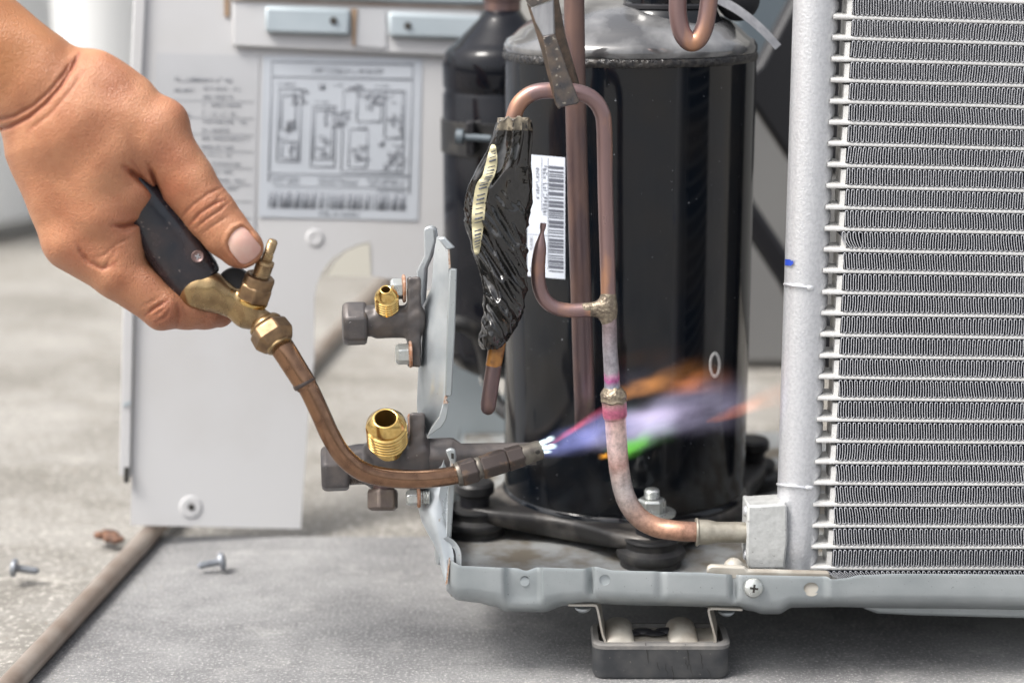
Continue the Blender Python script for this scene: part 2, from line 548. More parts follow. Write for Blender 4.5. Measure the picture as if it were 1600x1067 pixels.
def skin_mat():
    m = mat('skin', (.53, .250, .134), .38, 0, .5, noise_scale=50, col2=(.38, .148, .074), n_lo=.36, n_hi=.70, detail=8, sss=.18)
    nt = m.node_tree
    N, L = nt.nodes, nt.links
    b = N["Principled BSDF"]
    tc = N.new("ShaderNodeTexCoord")
    # knuckle redness and darker folds carried by the mesh
    at = N.new("ShaderNodeAttribute"); at.attribute_name = "flush"
    mx = N.new("ShaderNodeMix"); mx.data_type = 'RGBA'
    src = b.inputs["Base Color"].links[0].from_socket
    L.new(src, mx.inputs[6])
    mx.inputs[7].default_value = (.33, .105, .058, 1)
    L.new(at.outputs["Fac"], mx.inputs[0])
    at2 = N.new("ShaderNodeAttribute"); at2.attribute_name = "tan"
    mx2 = N.new("ShaderNodeMix"); mx2.data_type = 'RGBA'
    L.new(mx.outputs[2], mx2.inputs[6])
    mx2.inputs[7].default_value = (.44, .185, .075, 1)
    L.new(at2.outputs["Fac"], mx2.inputs[0])
    L.new(mx2.outputs[2], b.inputs["Base Color"])
    # fine skin lines: two crossing stretched noises and a cell pattern
    def stretched(rot, sc_):
        mp = N.new("ShaderNodeMapping")
        mp.inputs["Rotation"].default_value = (0, rot, 0)
        mp.inputs["Scale"].default_value = sc_
        L.new(tc.outputs["Object"], mp.inputs[0])
        n = N.new("ShaderNodeTexNoise")
        n.inputs["Scale"].default_value = 1.
        n.inputs["Detail"].default_value = 3
        L.new(mp.outputs[0], n.inputs["Vector"])
        return n.outputs[0]
    a = stretched(R(50), (2300, 1500, 560))
    c = stretched(R(-38), (2000, 1500, 520))
    vo = N.new("ShaderNodeTexVoronoi"); vo.inputs["Scale"].default_value = 1150
    L.new(tc.outputs["Object"], vo.inputs["Vector"])
    s1 = N.new("ShaderNodeMath"); s1.operation = 'ADD'
    L.new(a, s1.inputs[0]); L.new(c, s1.inputs[1])
    s2 = N.new("ShaderNodeMath"); s2.operation = 'MULTIPLY_ADD'; s2.inputs[1].default_value = .5
    L.new(vo.outputs[0], s2.inputs[0]); L.new(s1.outputs[0], s2.inputs[2])
    bp = N.new("ShaderNodeBump")
    bp.inputs["Strength"].default_value = .75
    bp.inputs["Distance"].default_value = .00055
    L.new(s2.outputs[0], bp.inputs["Height"])
    L.new(bp.outputs[0], b.inputs["Normal"])
    return m


M['skin'] = skin_mat()


def tint_mat(name, attr, rough=.45, metal=.5, nscale=260, dark=.62):
    m = mat(name, (.5, .4, .4), rough, metal, bump=.2, bump_scale=1400, dist=.0002)
    nt = m.node_tree; N, L = nt.nodes, nt.links
    b = N["Principled BSDF"]
    at = N.new("ShaderNodeAttribute"); at.attribute_name = attr
    nz = N.new("ShaderNodeTexNoise"); nz.inputs["Scale"].default_value = nscale; nz.inputs["Detail"].default_value = 7; nz.inputs["Roughness"].default_value = .7
    tc = N.new("ShaderNodeTexCoord"); L.new(tc.outputs["Object"], nz.inputs["Vector"])
    mr = N.new("ShaderNodeMapRange"); mr.inputs[1].default_value, mr.inputs[2].default_value, mr.inputs[3].default_value, mr.inputs[4].default_value = .35, .65, dark, 1.2
    L.new(nz.outputs[0], mr.inputs[0])
    mu = N.new("ShaderNodeMix"); mu.data_type = 'RGBA'; mu.blend_type = 'MULTIPLY'; mu.inputs[0].default_value = 1
    L.new(at.outputs["Color"], mu.inputs[6])
    L.new(mr.outputs[0], mu.inputs[7])
    L.new(mu.outputs[2], b.inputs["Base Color"])
    return m


M['tinted'] = tint_mat('heat_tinted_copper', 'tint')
M['screw'] = mat('dull_screw_steel', (.30, .32, .35), .4, .6, noise_scale=300, col2=(.22, .235, .26))


def tint(o, n, cols):
    '''store one own colour per ring of n vertices; cols: (fraction, rgb) stops, wobbling a little round the pipe'''
    me = o.data
    rings = len(me.vertices) // n
    arr = np.ones((len(me.vertices), 4), np.float32)
    fr_ = np.array([c[0] for c in cols]); rgb = np.array([c[1] for c in cols])
    for r_ in range(rings):
        for k_ in range(n):
            f_ = r_ / (rings - 1) + .012 * math.sin(k_ * 2 * math.pi / n * 2 + 1) + .008 * math.sin(k_ * 2 * math.pi / n * 5)
            for c_ in range(3):
                arr[r_ * n + k_, c_] = np.interp(f_, fr_, rgb[:, c_])
    a = me.attributes.new('tint', 'FLOAT_COLOR', 'POINT')
    a.data.foreach_set('color', arr.ravel())

# ================================================================== setting
def ground_sheet(name, pts, z, m):
    mb = MB()
    mb.add([Vector((p[0], p[1], z)) for p in pts], [tuple(range(len(pts)))])
    return tag(mb.build(name, m, angle=None), kind='structure')


ground_sheet('ground', [(-40, -6), (40, -6), (40, 60), (-40, 60)], -.004, M['ground'])
A, B = G(35, 1067), G(252, 830)
dd = (B - A).normalized()
a0, b0 = A - dd * 3, A + dd * 1.02
s1 = G(1600, 838); s0 = A + dd * ((s1.y - A.y) / dd.y)
ground_sheet('concrete_slab', [(a0.x, a0.y), (3, a0.y), (3, s1.y), (s1.x, s1.y), (s0.x, s0.y)], 0, M['slab'])

mb = MB(); mb.box((3.0, 4.35, 1.5), (6, .1, 1.5))
tag(mb.build('wall', M['wall']), 'plain grey rendered wall across the far background', 'wall')

mb = MB()
px0 = P(118, 50, 2.45)
mb.lathe((px0.x - .42, 2.6, 0), (0, 0, 1), [(0, .40), (.02, .42), (.78, .42), (.8, .40)], 64)
tag(mb.build('drum', M['white']), 'large white drum far behind the wrist, at the upper left', 'drum')
mb = MB()
for pxu, hw in ((172, .058),):
    c = P(pxu, 60, 2.2)
    mb.lathe((c.x, 2.2, 0), (0, 0, 1), [(0, .06), (.006, .062), (.9, .062)], 40)
tag(mb.build('post', M['white']), 'round white post behind the wrist, beside the white metal cover', 'post')

mb = MB(); mb.box((.19 + .6, 1.75, .26), (.6, .09, .26))  # added grey box carries the shaded tone of floor and wall behind
tag(mb.build('shade_box', mat('grey_shade', (.20, .20, .195), .6, 0, noise_scale=4, col2=(.16, .16, .16)), bevel=.006), 'plain grey box added for the shade behind the coil header', 'shade_box')

# steel bar lying on the floor
mb = MB()
mb.tube([A - dd * .25 + Vector((0, 0, .006)), A + dd * .2 + Vector((0, 0, .006)), A + dd * 2.2 + Vector((0, 0, .006))], .0062, 20)
tag(mb.build('steel_bar', M['bar']), 'long brown round steel bar lying on the concrete floor at the lower left', 'bar')


# loose screws on the floor
def floor_screw(u, v, ang, zrot_head, label, first=None):
    g = G(u, v, 0)
    if first is None:
        t = thing('floor_screw', label, 'screw', g, 'loose screws on the floor')
        d = Vector((1, 0, .17)).normalized()
        mb = MB(); o = g + Vector((0, 0, .0042))
        mb.lathe(o, d, [(0, .0006), (.001, .0016)] + [(.0015 + .0011 * k + (.00055 if j else 0), .0021 if j else .0017) for k in range(9) for j in (0, 1)] + [(.0122, .002)], 14)
        mb.build('shank', M['screw'], t)
        mb = MB(); mb.lathe(o, d, [(.0118, .0046), (.0128, .0050), (.0142, .0046), (.0150, .0028)], 24)
        mb.build('head', M['screw'], t)
        t.scale = (1.15, 1.15, 1.15)
        t.rotation_euler = (0, 0, ang)
        return t
    r = first.copy(); C.objects.link(r); r.location = g; r.rotation_euler = (0, 0, ang); r['label'] = label
    for ch in first.children:
        c = ch.copy(); C.objects.link(c); c.parent = r
    return r


fs = floor_screw(309, 896, R(8), 0, 'small zinc screw lying on the grey slab below the white metal cover')
floor_screw(62, 904, R(183), 0, 'small zinc screw lying on the brown concrete at the far left edge', fs)

mb = MB()
g = G(172, 846)
for k in range(9):
    a = random.random() * 6.28
    c = g + Vector((random.uniform(-.008, .008), random.uniform(-.008, .008), .003 + random.random() * .003))
    mb.ball(c, (.003 + random.random() * .004, .002 + random.random() * .003, .0025), 8, 5)
tag(mb.build('dry_leaf', M['leaf']), 'crumpled brown dry leaf scrap on the floor beside the steel bar', 'leaf')

# grit on the slab: too many to count
rg = random.Random(11)
mb = MB()
for k in range(3200):
    if k % 3 == 0:
        t = rg.random() * .75 - .05
        q = A + dd * t + Vector((abs(rg.gauss(0, .02)) + .006, rg.uniform(-.01, .01), 0))
    else:
        q = Vector((rg.uniform(-.30, .34), rg.uniform(.80, 1.2), 0))
        if (q.x - A.x) < (q.y - A.y) * dd.x / dd.y + .006: continue
    r_ = rg.uniform(.00018, .00052)
    a_ = rg.random() * 6.28
    mb.add([q + Vector((math.cos(a_ + j * 2.09) * r_, math.sin(a_ + j * 2.09) * r_, -.00002)) for j in range(3)] + [q + Vector((0, 0, r_ * rg.uniform(.6, 1.3)))], [(0, 2, 1), (0, 1, 3), (1, 2, 3), (2, 0, 3)])
M['grit'] = mat('pale_grit', (.46, .44, .40), .8, noise_scale=300, col2=(.24, .21, .17))
tag(mb.build('grit', M['grit'], angle=None), 'fine pale grit scattered over the grey concrete slab', 'grit', kind='stuff')

# ================================================================== white service cover behind
_pl = np.linalg.solve(np.array([[1, 204, 820], [1, 700, 430], [1, 228, 0]], float), 1 / np.array([1.157, 1.242, 1.235]))
def PP(u, v, off=0.): return P(u, v, 1 / float(_pl[0] + _pl[1] * u + _pl[2] * v) - off)   # one tilted plane


cov = thing('service_cover', 'white sheet metal service cover with printed labels, standing behind the torch', 'metal cover', P(330, 822, 1.16))
arc = [(491, 560), (491, 470), (494, 448), (503, 425), (518, 405), (540, 390), (562, 381), (578, 378), (580, 432), (612, 436), (634, 446), (650, 452), (735, 455)]
out = [(204, 820), (470, 826), (474, 760), (484, 620)] + arc + [(752, 100), (770, -60), (228, -60), (216, 300), (206, 745)]
mb = MB(); mb.slab([PP(*p) for p in out], (0, .0022, .0005)); mb.build('sheet', M['panel'], cov)
mb = MB(); mb.slab([PP(*p, .003) for p in [(186, 742), (203, 748), (213, 300), (230, -60), (211, -60), (196, 300)]], (0, .012, 0)); mb.build('side_flange', M['panel'], cov, bevel=.0008)
mb = MB(); mb.slab([PP(*p, -.003) for p in [(350, -60), (352, 26), (360, 26), (360, -60)]], (0, -.0045, 0)); mb.build('slot', M['brown'], cov)
mb = MB(); mb.slab([PP(*p, .0045) for p in [(362, -60), (362, 74), (748, 92), (760, -60)]], (0, .0045, 0)); mb.build('folded_edge', M['panel'], cov, bevel=.002)
mb = MB(); mb.slab([PP(*p, .0055) for p in [(362, 2), (764, 16), (764, 11), (362, -3)]], (0, .002, 0)); mb.build('gap_line', M['bar'], cov)
mb = MB(); mb.slab([PP(*p, .008) for p in [(372, -60), (372, -4), (768, 8), (768, -60)]], (0, .006, 0)); mb.build('top_rail', M['panel_blue'], cov, bevel=.002)
mb = MB(); mb.slab([PP(*p, .0058) for p in [(552, 12), (556, 72), (603, 76), (602, 16)]], (0, .002, 0)); mb.build('recess', M['label_left'], cov)
mb = MB(); mb.slab([PP(*p, .0068) for p in [(549, 14), (551, 72), (555, 72), (558, 14)]], (0, .002, 0)); mb.build('fold', M['brown'], cov)
for q, h in (([(413, 10), (547, 15), (547, 57), (414, 52)], (521, 33)), ([(606, 19), (755, 26), (753, 64), (607, 58)], (637, 41))):
    mb = MB(); mb.slab([PP(*p, .010) for p in q], (0, .008, 0)); tab = mb.build('tab', M['panel_blue'], cov, bevel=.0022)
    mb = MB(); mb.lathe(PP(*h, .0103), axis_px(0, 0, 1), [(0, .0026), (.0006, .0022)], 16); mb.build('tab_hole', M['dark'], tab)
CN = (PP(300, 300) - PP(300, 700)).cross(PP(500, 500) - PP(300, 500)).normalized()
if CN.y > 0: CN = -CN
for (u, v, r, m) in ((298, 792, .0075, 'panel'), (492, 372, .006, 'panel')):
    mb = MB(); mb.lathe(PP(u, v, .0002), CN, [(0, r), (.0003, r * .96), (.0008, r * .75), (.0003, r * .42), (.0003, .0001)], 24)
    dm = mb.build('dimple', M[m], cov)
    if u == 298:
        mb = MB(); mb.lathe(PP(u + 1, v, .0004), CN, [(0, .0022), (.0008, .002)], 14); mb.build('screw_hole', M['dark'], dm)
mb = MB(); mb.slab([PP(*p, .001) for p in [(196, 728), (203, 728), (202, 752), (195, 750)]], (0, -.004, 0)); mb.build('notch', M['dark'], cov)


mb = MB(); mb.slab([PP(*p, .0005) for p in [(512, 432), (522, 412), (540, 394), (562, 384), (578, 381), (580, 432)]], (0, .0015, 0)); mb.build('bent_flap', M['flap'], cov)
mb = MB(); mb.slab([PP(*p, .0036) for p in [(192, 630), (204, 626), (204, 631), (193, 636)]], (0, .0004, 0)); mb.build('pen_mark', M['panel_blue'], cov)
# printed sheets
def quad(mb, f, u0, v0, u1, v1, o):
    mb.slab([f(u0, v0, o), f(u1, v0, o), f(u1, v1, o), f(u0, v1, o)], (0, .0001, 0))


def glyphs(mb, f, u0, v, u1, h, o, rnd, gap=.25):
    u = u0
    while u < u1:
        w = rnd.uniform(.35, .75) * h
        if rnd.random() > gap * .6:
            if rnd.random() < .6: quad(mb, f, u, v, u + h * .16, v + h, o)
            if rnd.random() < .6: quad(mb, f, u + w - h * .16, v, u + w, v + h, o)
            y = v + rnd.choice([0, .42, .84]) * h
            quad(mb, f, u, y, u + w, y + h * .16, o)
            if rnd.random() < .5:
                y = v + rnd.choice([0, .42, .84]) * h
                quad(mb, f, u, y, u + w, y + h * .16, o)
        u += w + h * .28


rnd = random.Random(3)
# the label plane leans clockwise with the cover: shear v by u
def LP(u, v, o): return PP(u + (v - 200) * -.028, v + (u - 530) * .022, o)


sh = MB(); quad(sh, LP, 408, 90, 657, 342, .0006); lab = sh.build('wiring_label', M['label_sheet'], cov)
mb = MB()
o = .0009
for (u0, v0, u1, v1) in ((421, 98, 643, 100), (421, 98, 423, 286), (641, 98, 643, 300), (421, 121, 643, 123), (421, 272, 643, 274), (430, 292, 640, 293)):
    quad(mb, LP, u0, v0, u1, v1, o)
glyphs(mb, LP, 487, 107, 596, 8, o, rnd, .1)
for (u, v, n) in ((433, 131, 5), (490, 158, 4), (585, 131, 4), (496, 131, 2), (520, 131, 3), (435, 216, 3), (560, 196, 3), (610, 211, 5)):
    glyphs(mb, LP, u, v, u + n * 5, 4, o, rnd)
def frame(u0, v0, u1, v1, w=1.9):
    for q in ((u0, v0, u1, v0 + w), (u0, v1 - w, u1, v1), (u0, v0, u0 + w, v1), (u1 - w, v0, u1, v1)): quad(mb, LP, *q, o)
for q in ((433, 140, 470, 255), (438, 150, 462, 205), (486, 166, 525, 262), (490, 172, 520, 250), (534, 140, 632, 268), (545, 200, 575, 262), (600, 140, 628, 215), (440, 222, 466, 250), (556, 148, 596, 190)):
    frame(*q)
for (u0, v0, u1, v1, n) in ((453, 137, 477, 167, 9), (504, 172, 545, 202, 12), (568, 142, 620, 168, 12), (604, 172, 628, 196, 6), (546, 226, 572, 252, 8), (600, 222, 632, 264, 10), (494, 212, 512, 245, 6), (446, 190, 460, 204, 5), (452, 226, 462, 245, 4), (548, 130, 562, 146, 5)):
    for k in range(n * 2):
        x, y = rnd.uniform(u0, u1 - 4), rnd.uniform(v0, v1 - 3)
        if rnd.random() < .5: quad(mb, LP, x, y, x + rnd.uniform(4, 12), y + 2.2, o)
        else: quad(mb, LP, x, y, x + 2.2, y + rnd.uniform(4, 12), o)
for k in range(8):
    x = 608 + k * 3.2
    quad(mb, LP, x, 262 - abs(4 - k) * -4 - 30, x + 4, 262 - abs(4 - k) * -4 - 25, o)
for (u, v) in ((446, 196), (497, 133), (541, 134), (592, 219)): quad(mb, LP, u, v, u + 9, v + 8, o)
for v in (278, 284): glyphs(mb, LP, 428, v, 470, 4, o, rnd); glyphs(mb, LP, 500, v, 560, 4, o, rnd); glyphs(mb, LP, 575, v, 632, 4, o, rnd)
glyphs(mb, LP, 590, 293, 634, 5, o, rnd, 0)
u = 423
while u < 640:
    w = rnd.choice([1.6, 1.6, 2.6, 4.5, 6]); quad(mb, LP, u, 301, u + w, 327, o); u += w + rnd.choice([1.2, 1.6, 2.5, 4])
glyphs(mb, LP, 502, 331, 565, 6, o, rnd, 0)
mb.build('print', M['ink_blue'], lab, angle=None, fix=False)

sh = MB(); quad(sh, LP, 241, 90, 402, 372, .0006); lab = sh.build('instruction_label', M['label_left'], cov)
mb = MB()
glyphs(mb, LP, 272, 126, 362, 7, o, rnd, .05)
for k in range(18):
    v = 140 + k * 13
    glyphs(mb, LP, 316, v, 316 + rnd.uniform(40, 76), 5, o, rnd, .2)
    if k % 3 == 0: glyphs(mb, LP, 270, v + 4, 298, 5, o, rnd, .1)
    if k % 2: quad(mb, LP, 262, v + 9, 396, v + 9.7, o)
mb.build('print', M['ink_blue'], lab, angle=None, fix=False)

# ================================================================== base pan of the outdoor unit
def lerp_tab(tab, x):
    for (x0, y0), (x1, y1) in zip(tab, tab[1:]):
        if x <= x1:
            t = max(0, min(1, (x - x0) / (x1 - x0)))
            t = t * t * (3 - 2 * t)
            return y0 + (y1 - y0) * t
    return tab[-1][1]


YR = .936
pan = thing('base_pan', 'grey galvanised base pan of the outdoor unit with an embossed front rim', 'base pan', Vector((.1, YR, .043)))
top = [(690, 872), (700, 875), (724, 884), (790, 886.5), (806, 887), (822, 891), (840, 886), (912, 888), (928, 885), (962, 891), (1020, 892), (1034, 893), (1090, 894), (1142, 897), (1160, 898), (1290, 900), (1302, 905), (1318, 903), (1345, 898), (1400, 896), (1750, 898)]
bot = [(690, 905), (700, 926), (716, 938), (745, 941), (772, 947), (792, 955), (848, 956), (884, 946), (920, 943), (1020, 946), (1150, 949), (1172, 954), (1192, 959), (1216, 959), (1238, 949), (1300, 948), (1400, 950), (1750, 954)]
EK = 1.5
emb = [(690, .0), (784, .0), (796, -.0030), (812, -.0030), (842, -.0030), (850, -.0004), (914, -.0004), (924, -.0030), (930, -.0002), (1020, -.0002), (1034, -.0014), (1042, -.0004), (1136, -.0004), (1147, -.0034), (1156, -.0010), (1286, -.0010), (1298, .0006), (1316, .0002), (1750, .0006)]
cols = []
us = [697 + 4 * k for k in range(0, 246)]
rowsf = []
for u in us:
    vt, vb, e = lerp_tab(top, u), lerp_tab(bot, u), lerp_tab(emb, u) * EK
    hgt = vb - vt
    col = [(vt + 6, .0012 - e), (vt + .2, .0013 - e), (vt, .0002 - e), (vt + 1.5, -e), (vt + hgt * .12, -e * .9), (vt + hgt * .35, -e), (vt + hgt * .6, -e), (vt + hgt * .68, .0003 - e * .9), (vt + hgt * .78, .0016 - e * .5), (vt + hgt * .87, .0042), (vt + hgt * .94, .0080), (vt + hgt, .0140)]
    # left end curls back round the corner
    r = max(0, (716 - u)) / 19.0
    back = .010 * (1 - math.sqrt(max(0, 1 - r * r)))
    cpts = [P(u, v, YR + y + back) for v, y in col]
    cpts.append(cpts[-1] + Vector((0, .34, 0)))
    rowsf.append(cpts)
first = rowsf[0]
rowsf = [[p + Vector((.0006 * k * 0, .035 * k, 0)) for p in first] for k in (8, 5, 3, 1.5, .5)] + rowsf
mb = MB(); mb.grid(rowsf)
rim = mb.build('rim', M['galv'], pan, angle=50)


def cut(obj_, cutters):
    bm = bmesh.new()
    for c, ax, r, sx in cutters:
        q = ax.to_track_quat('Z', 'Y').to_matrix().to_4x4()
        bmesh.ops.create_cone(bm, cap_ends=True, segments=24, radius1=r, radius2=r, depth=.03,
                              matrix=Matrix.Translation(c - WL[pan]) @ q @ Matrix.Diagonal((sx, 1, 1, 1)))
    me = bpy.data.meshes.new('cutter'); bm.to_mesh(me); bm.free()
    co = bpy.data.objects.new('cutter', me); C.objects.link(co)
    co.location = obj_.matrix_world.translation if obj_.parent is None else WL[obj_]
    md = obj_.modifiers.new('holes', 'BOOLEAN'); md.object = co; md.operation = 'DIFFERENCE'; md.solver = 'EXACT'
    bpy.context.view_layer.update()
    dg = bpy.context.evaluated_depsgraph_get()
    new = bpy.data.meshes.new_from_object(obj_.evaluated_get(dg))
    obj_.modifiers.clear()
    obj_.data = new
    bpy.data.objects.remove(co)


FR = axis_px(0, 0, 1)
mb = MB(); mb.slab([Vector((P(702, 880, YR).x, YR + .016, .0425)), Vector((.5, YR + .016, .0425)), Vector((.5, 1.275, .0425)), Vector((P(702, 880, YR).x, 1.275, .0425))], (0, 0, .0012))
mb.build('floor_sheet', M['panmud'], pan)
# rear sheet standing at the back of the pan
Yb = 1.272
rp = [(668, 700), (668, 560), (690, 540), (716, 540), (735, 552), (747, 570), (752, 600), (830, 640), (830, 700)]
mb = MB(); mb.slab([P(u, v, Yb) for u, v in rp], (0, .0015, 0)); mb.build('rear_sheet', M['panel_blue'], pan)
# round-head screw in the rim
mb = MB(); mb.slab([P(740, 890, YR + .005) + Vector((0, 0, -.005)), P(1330, 905, YR + .005) + Vector((0, 0, -.003)), P(1330, 925, YR + .005), P(740, 925, YR + .005)], (0, .0012, 0)); mb.build('inner_lip', M['galv'], pan)
c = P(1177, 918, YR - .0002)
mb = MB(); mb.lathe(c, FR, [(0, .0051), (.0009, .0051), (.0020, .0044), (.0028, .0030), (.0031, .0012), (.0032, .0001)], 36)
scr = mb.build('rim_screw', M['zinc'], pan)
mb = MB()
for k in range(2):
    a = R(8 + 90 * k)
    x = axis_px(math.cos(a), math.sin(a), 0); y = axis_px(-math.sin(a), math.cos(a), 0)
    mb.box(c + FR * .0029, (.0021, .00055, .0004), Matrix((x, y, FR)).transposed())
mb.build('cross_slot', M['dark'], scr)
for u, v, rr_, dy in ((820, 908, 7.6, .0048), (945, 905.5, 9.2, .0018), (1268, 919, 12.5, .0024)):
    mb = MB(); mb.lathe(P(u, v, YR + dy), FR, [(0, rr_ * S(YR)), (.0004, rr_ * S(YR))], 24); mb.build('hole_backing', M['bracket'] if u > 1000 else M['galv'], pan)
mb = MB()
mb.slab([P(u, v, .962) for u, v in ((1338, 940), (1352, 953), (1372, 960), (1440, 963), (1750, 971), (1750, 940))], (0, .02, 0)); mb.build('drain_channel', M['galv'], pan, bevel=.002)
cut(rim, [(P(820, 908, YR), FR, 7.2 * S(YR), 1.), (P(945, 905.5, YR), FR, 8.8 * S(YR), 1.), (P(1268, 919, YR), FR, 9.5 * S(YR), 1.25)])

# plastic coil seat on the rim
mb = MB()
mb.slab([P(u, v, YR + .004) for u, v in [(1104, 896), (1106, 886), (1112, 883.5), (1164, 886), (1168, 891), (1296, 894), (1299, 905), (1290, 906), (1140, 905)]], (0, .004, 0))
mb.build('coil_seat', M['bracket'], pan, bevel=.001)
mb = MB(); mb.lathe(P(1146, 884, YR + .012), (0, 0, 1), [(0, .0050), (.002, .0046), (.0038, .0026), (.0046, .0002)], 20); mb.build('seat_stud', M['bracket'], pan)

# ================================================================== foot bracket and rubber pad
fb = thing('support_foot', 'beige steel foot bracket in a cracked dark grey rubber pad under the base pan', 'foot', P(1030, 1010, .945))
def strip(pts, y0, y1, th):
    mb = MB(); n = []
    for i, p in enumerate(pts):
        a, b = pts[max(i - 1, 0)], pts[min(i + 1, len(pts) - 1)]
        d = Vector((b[0] - a[0], b[1] - a[1])).normalized()
        n.append((-d.y, d.x))
    rows = []
    for (p, q) in zip(pts, n):
        rows.append([P(p[0], p[1], y0), P(p[0] + q[0] * th, p[1] + q[1] * th, y0), P(p[0] + q[0] * th, p[1] + q[1] * th, y1) , P(p[0], p[1], y1)])
    # keep the sheet level in depth: shift the back edge to the height of the front edge
    for r in rows:
        r[2].z = r[1].z; r[3].z = r[0].z
    mb.grid(rows, True)
    m = len(rows) - 1
    mb.add(rows[0], [(0, 1, 2, 3)]); mb.add(rows[m], [(0, 1, 2, 3)])
    return mb
hat = curve([(888, 943.5), (910, 944), (928, 944), (934, 948), (938, 965), (943, 990), (948, 1003)], 4) + [(952, 1006), (1100, 1007), (1113, 1005)] + curve([(1117, 1001), (1113, 985), (1107, 962), (1106, 953), (1112, 949.5), (1135, 950), (1160, 951)], 4)
strip([tuple(p) for p in hat], .944, .968, 3.2).build('hat_plate', M['bracket'], fb, angle=30)
for u in (966, 1064):
    mb = MB()
    c = P(u, 990, .962); c.z = P(948, 1005, .944).z
    rows = []
    for k in range(9):
        a = math.pi * k / 8
        rows.append([c + Vector((-math.cos(a) * .0078, y, math.sin(a) * .0064 * s_)) for y, s_ in ((-.0178, .01), (-.0172, .28), (-.0150, .55), (-.0115, .80), (-.007, .95), (-.002, 1), (.006, .9))])
    mb.grid(rows); mb.build('embossed_rib', M['bracket'], fb)
for u, v in ((911, 948), (1135, 954)):
    mb = MB(); c = P(u, v - 3, .956); c.z -= .0008
    mb.lathe(c, (0, 0, -1), [(0, .0044), (.0012, .0042), (.0026, .0026), (.0029, .0002)], 24); mb.build('rivet', M['galv_pale'], fb)
mb = MB()
c = P(1022, 1003, .957); c.z = P(948, 1005, .944).z + .0012
for k in range(5):
    mb.ball(c + Vector((-.012 + k * .006, random.uniform(-.002, .003), .0003)), (.006, .004, .0011 + .0006 * (k % 2)), 10, 6)
mb.build('tar_smear', M['plastic'], fb)

YF = .9425
gz = lambda u, v: P(u, v, YF)
xl, xr = gz(927, 1040).x, gz(1140, 1040).x
zb, zt = .0004, gz(1030, 1006).z
def pad_loop(inset, z, dy=0):
    pts = []
    rad = .006 - min(inset, .004)
    for (cx, cy, a0) in ((xl + rad + inset, YF + rad + inset, 180), (xr - rad - inset, YF + rad + inset, 270), (xr - rad - inset, YF + .031 - rad - inset, 0), (xl + rad + inset, YF + .031 - rad - inset, 90)):
        for k in range(6):
            a = R(a0 + 18 * k)
            pts.append(Vector((cx + rad * math.cos(a), cy + rad * math.sin(a) + dy, z)))
    return pts
mb = MB()
mb.grid([pad_loop(.0008, zb), pad_loop(-.0003, zb + .002), pad_loop(0, zt - .0035), pad_loop(-.0004, zt - .0028)], True)
body = pad = mb.build('rubber_pad', M['rubber_grey'], fb)
mb = MB()
lo = [pad_loop(-.0004, zt - .0028), pad_loop(-.0006, zt - .0008), pad_loop(.0004, zt + .0002), pad_loop(.0030, zt + .0004), pad_loop(.0036, zt - .004)]
mb.grid(lo, True); mb.add(lo[-1], [tuple(range(24))])
mb.build('pad_lip', M['rubber_worn'], pad)
mb = MB()
rc = random.Random(5)
for (u, v, L_) in ((1008, 1004, 32), (1072, 1006, 34), (1050, 1040, 26), (1094, 1020, 24), (1040, 1038, 20), (1070, 1030, 16), (1106, 1046, 12), (1027, 1034, 14), (1078, 1036, 22)):
    w = .55 if L_ > 25 else .35
    q = [(u + rc.uniform(-1.5, 1.5) + k * .9, v + L_ * k / 5) for k in range(6)]
    l = [(x - w * (1 - abs(k - 2) / 4), y) for k, (x, y) in enumerate(q)]
    r_ = [(x + w * (1 - abs(k - 2) / 4), y) for k, (x, y) in enumerate(q)]
    mb.slab([P(x, y, YF - .0004) for x, y in l + r_[::-1]], (0, .0006, 0))
mb.build('crack', M['dark'], pad)

# ================================================================== compressor
CX, CY, CR = P(979.5, 450, 1.095).x, 1.095, .0712
comp = thing('compressor', 'tall glossy black compressor cylinder standing on the base pan', 'compressor', Vector((CX, CY, .05)))
AX = Vector((CX, CY, 0)); ZU = (0, 0, 1)
mb = MB()
mb.lathe(AX, ZU, [(.055, CR * .90), (.0575, CR * .965), (.0605, CR * .99), (.064, CR), (.18, CR), (.311, CR)], 128, closed=False)
mb.build('shell', M['black'], comp, angle=None)
mb = MB()
mb.lathe(AX, ZU, [(.056, CR * 1.005), (.0585, CR * 1.018), (.0605, CR * 1.012), (.0622, CR * .99)], 96, closed=False); mb.build('base_seam', M['black'], comp, angle=None)
mb = MB(); n = 240; rows = []
for k in range(n):
    a = 2 * math.pi * k / n
    w = 1 + .10 * noise.noise(Vector((math.cos(a) * 22, math.sin(a) * 22, 3))) + .12 * math.sin(k * 1.9)
    rows.append([Vector((CX + math.cos(a) * r, CY + math.sin(a) * r, z)) for r, z in ((CR * .99, .3105), (CR + .0004, .3112), (CR + .0008 * w, .3128), (CR + .0007 * w, .3145), (CR - .0004, .3160), (CR - .003, .3162))])
rows.append(rows[0])
mb.grid(rows); mb.build('weld_bead', M['black_weld'], comp, angle=None)
mb = MB()
mb.lathe(AX, ZU, [(.3150, CR - .0010), (.3165, CR + .0004), (.3195, CR + .0002), (.3225, CR - .0016), (.3245, CR - .0050), (.3280, CR - .0085), (.3325, CR - .0145), (.337, CR - .024), (.341, CR - .034), (.3445, CR - .046), (.3455, CR - .060), (.346, .001)], 96, closed=False)
mb.build('dome', M['black_dome'], comp, angle=None)
TC = Vector((P(1040, 10, 1.078).x, 1.078, 0))
mb = MB(); mb.lathe(TC, ZU, [(.326, .037), (.331, .0325), (.336, .030), (.3395, .0285), (.3405, .0270)], 64, closed=False); mb.build('terminal_skirt', M['black'], comp, angle=None)
mb = MB(); mb.lathe(TC, ZU, [(.3400, .0275), (.3406, .0285), (.3424, .0285), (.343, .0275)], 64); mb.build('terminal_gasket', M['plastic'], comp)
